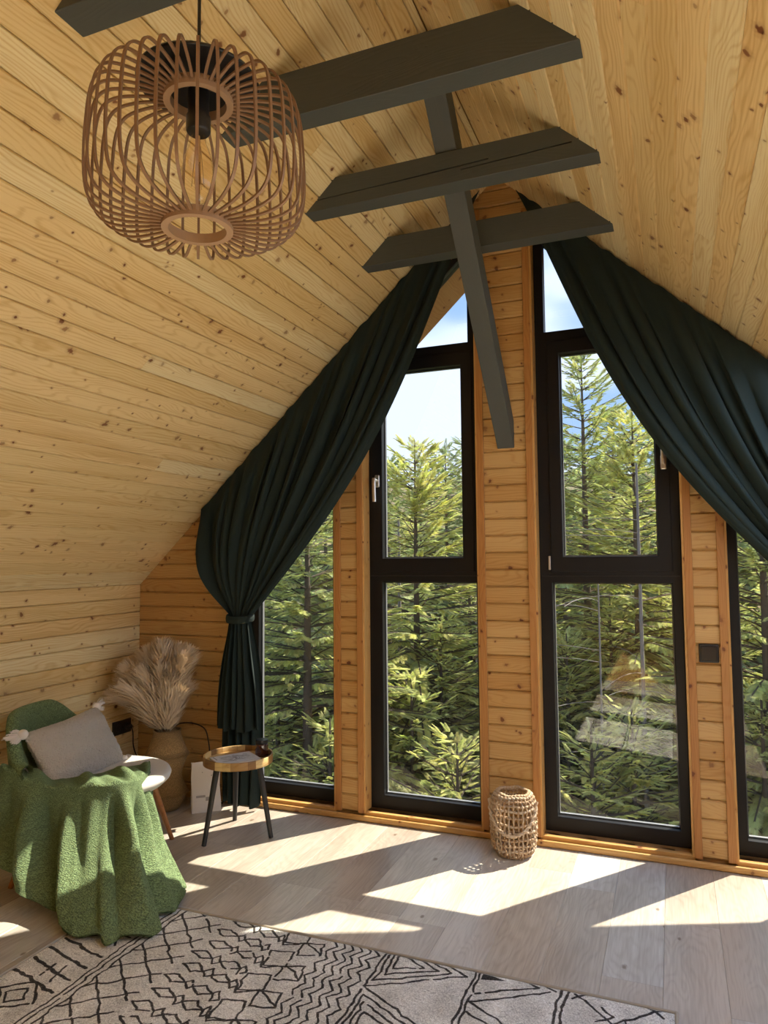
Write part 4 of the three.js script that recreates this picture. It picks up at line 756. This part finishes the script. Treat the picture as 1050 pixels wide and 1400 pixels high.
{ // places: direction seen from the room, distance, top height
  const EYE = [1.0, 1.4, 3.619];
  const dirOf = (px) => { const k = (px - 525) / 979; const x = -0.3708 + 0.928 * k, z = -0.9265 - 0.372 * k, l = Math.hypot(x, z); return [x / l, z / l]; };
  const at = (px, D) => { const [dx, dz] = dirOf(px); return [EYE[0] + dx * D, EYE[2] + dz * D]; };
  const topY = (py, D) => EYE[1] + D * (760 - py) / 979;
  const put = (px, py, D, Lmax, seed, mi, label, group, o) => { const [x, z] = at(px, D), y0 = groundY(x, z); return spruceTree(x, z, topY(py, D) - y0, Lmax, seed, mi, label, group, o); };
  put(568, 588, 9.5, 2.2, 101, 2, 'bright young spruce with slender top outside the window with the lowered lever', null, { dense: 22, spray: 0.27, step: 0.13 });
  put(800, 470, 11.5, 2.3, 102, 0, 'tall spruce with bare spiky top outside the window with the raised lever', null, { dense: 20, spray: 0.26, step: 0.15 });
  put(868, 560, 10.2, 2.0, 103, 2, 'bushy lighter spruce beside the tall spiky one', null, { dense: 21, spray: 0.26, step: 0.13 });
  put(420, 560, 8.2, 1.9, 104, 0, 'near spruce with long drooping boughs outside the curtained side window', null, { dense: 22, spray: 0.27, step: 0.13 });
  put(1040, 560, 9.0, 1.9, 105, 0, 'spruce outside the pane past the black wall box', null, { dense: 21, spray: 0.26, step: 0.13 });
  const r = rngOf(202);
  const back = [[340, 560, 17], [390, 585, 20], [445, 600, 16], [500, 590, 19], [530, 620, 14], [610, 600, 18], [640, 590, 22], [690, 600, 17], [735, 575, 20], [770, 600, 15], [840, 560, 19], [905, 580, 16], [950, 560, 21], [1000, 590, 17], [1060, 570, 20], [1120, 580, 18], [280, 590, 18], [575, 640, 24], [660, 630, 26], [880, 600, 25], [320, 610, 27], [365, 600, 30], [410, 620, 26], [470, 610, 29], [520, 615, 31], [600, 620, 29], [700, 600, 30], [750, 610, 27], [800, 590, 31], [850, 600, 28], [930, 590, 30], [980, 600, 27], [1040, 590, 31]];
  back.forEach(([px, py, D], k) => put(px, py, D, 2.1, 300 + k, 1, 'dark spruce in the forest behind the nearer trees', 'background spruces', { dense: 11, step: 0.20, spray: 0.40 }));
  const mid = [[470, 800, 10], [520, 860, 8.5], [640, 720, 11.5], [600, 830, 9], [680, 800, 10.5], [730, 760, 12], [770, 850, 9.5], [830, 800, 10], [900, 780, 11], [940, 860, 8.8], [985, 780, 10.6], [380, 850, 8.5], [340, 800, 10.5], [560, 900, 8.0], [855, 930, 7.8], [800, 960, 7.2], [620, 980, 7.2], [700, 960, 8.2], [450, 960, 7.4], [1030, 900, 8.2], [1090, 860, 9]];
  mid.forEach(([px, py, D], k) => put(px, py, D, 1.0 + 0.35 * r(), 500 + k, r() < 0.5 ? 0 : 2, 'small green spruce filling the gap among the taller trees', 'young undergrowth spruces', { name: 'young_spruce', dense: 17, step: 0.12, spray: 0.215 }));
  // bare grey stems
  const bare = std({ color: new THREE.Color(0.22, 0.20, 0.185), roughness: 1 });
  [[872, 640, 8.6, 0.035], [815, 760, 8.2, 0.02], [420, 640, 10.5, 0.07], [650, 700, 12.5, 0.06], [545, 690, 10.8, 0.05]].forEach(([px, py, D, rad], k) => {
    const [x, z] = at(px, D), y0 = groundY(x, z) - 0.1, h = topY(py, D) - y0, q = rngOf(700 + k), t = thing('bare_trunk', 'slim grey leafless trunk among the spruces', 'tree', 'bare trunks in the forest'); t.position.set(x, y0, z);
    part('trunk', new THREE.CylinderGeometry(rad * 0.35, rad, h, 8), bare, t).position.y = h / 2;
    for (let i = 0; i < 14; i++) { const hh = h * (0.25 + 0.7 * q()), a = q() * 6.28, L = 0.5 + 0.9 * q(), c = new THREE.QuadraticBezierCurve3(V(0, hh, 0), V(Math.cos(a) * L * 0.5, hh + 0.12, Math.sin(a) * L * 0.5), V(Math.cos(a) * L, hh - 0.12 + 0.2 * q(), Math.sin(a) * L)); part('branch', new THREE.TubeGeometry(c, 5, 0.0035, 4), bare, t); }
  });
}

renderer.render(scene, camera);
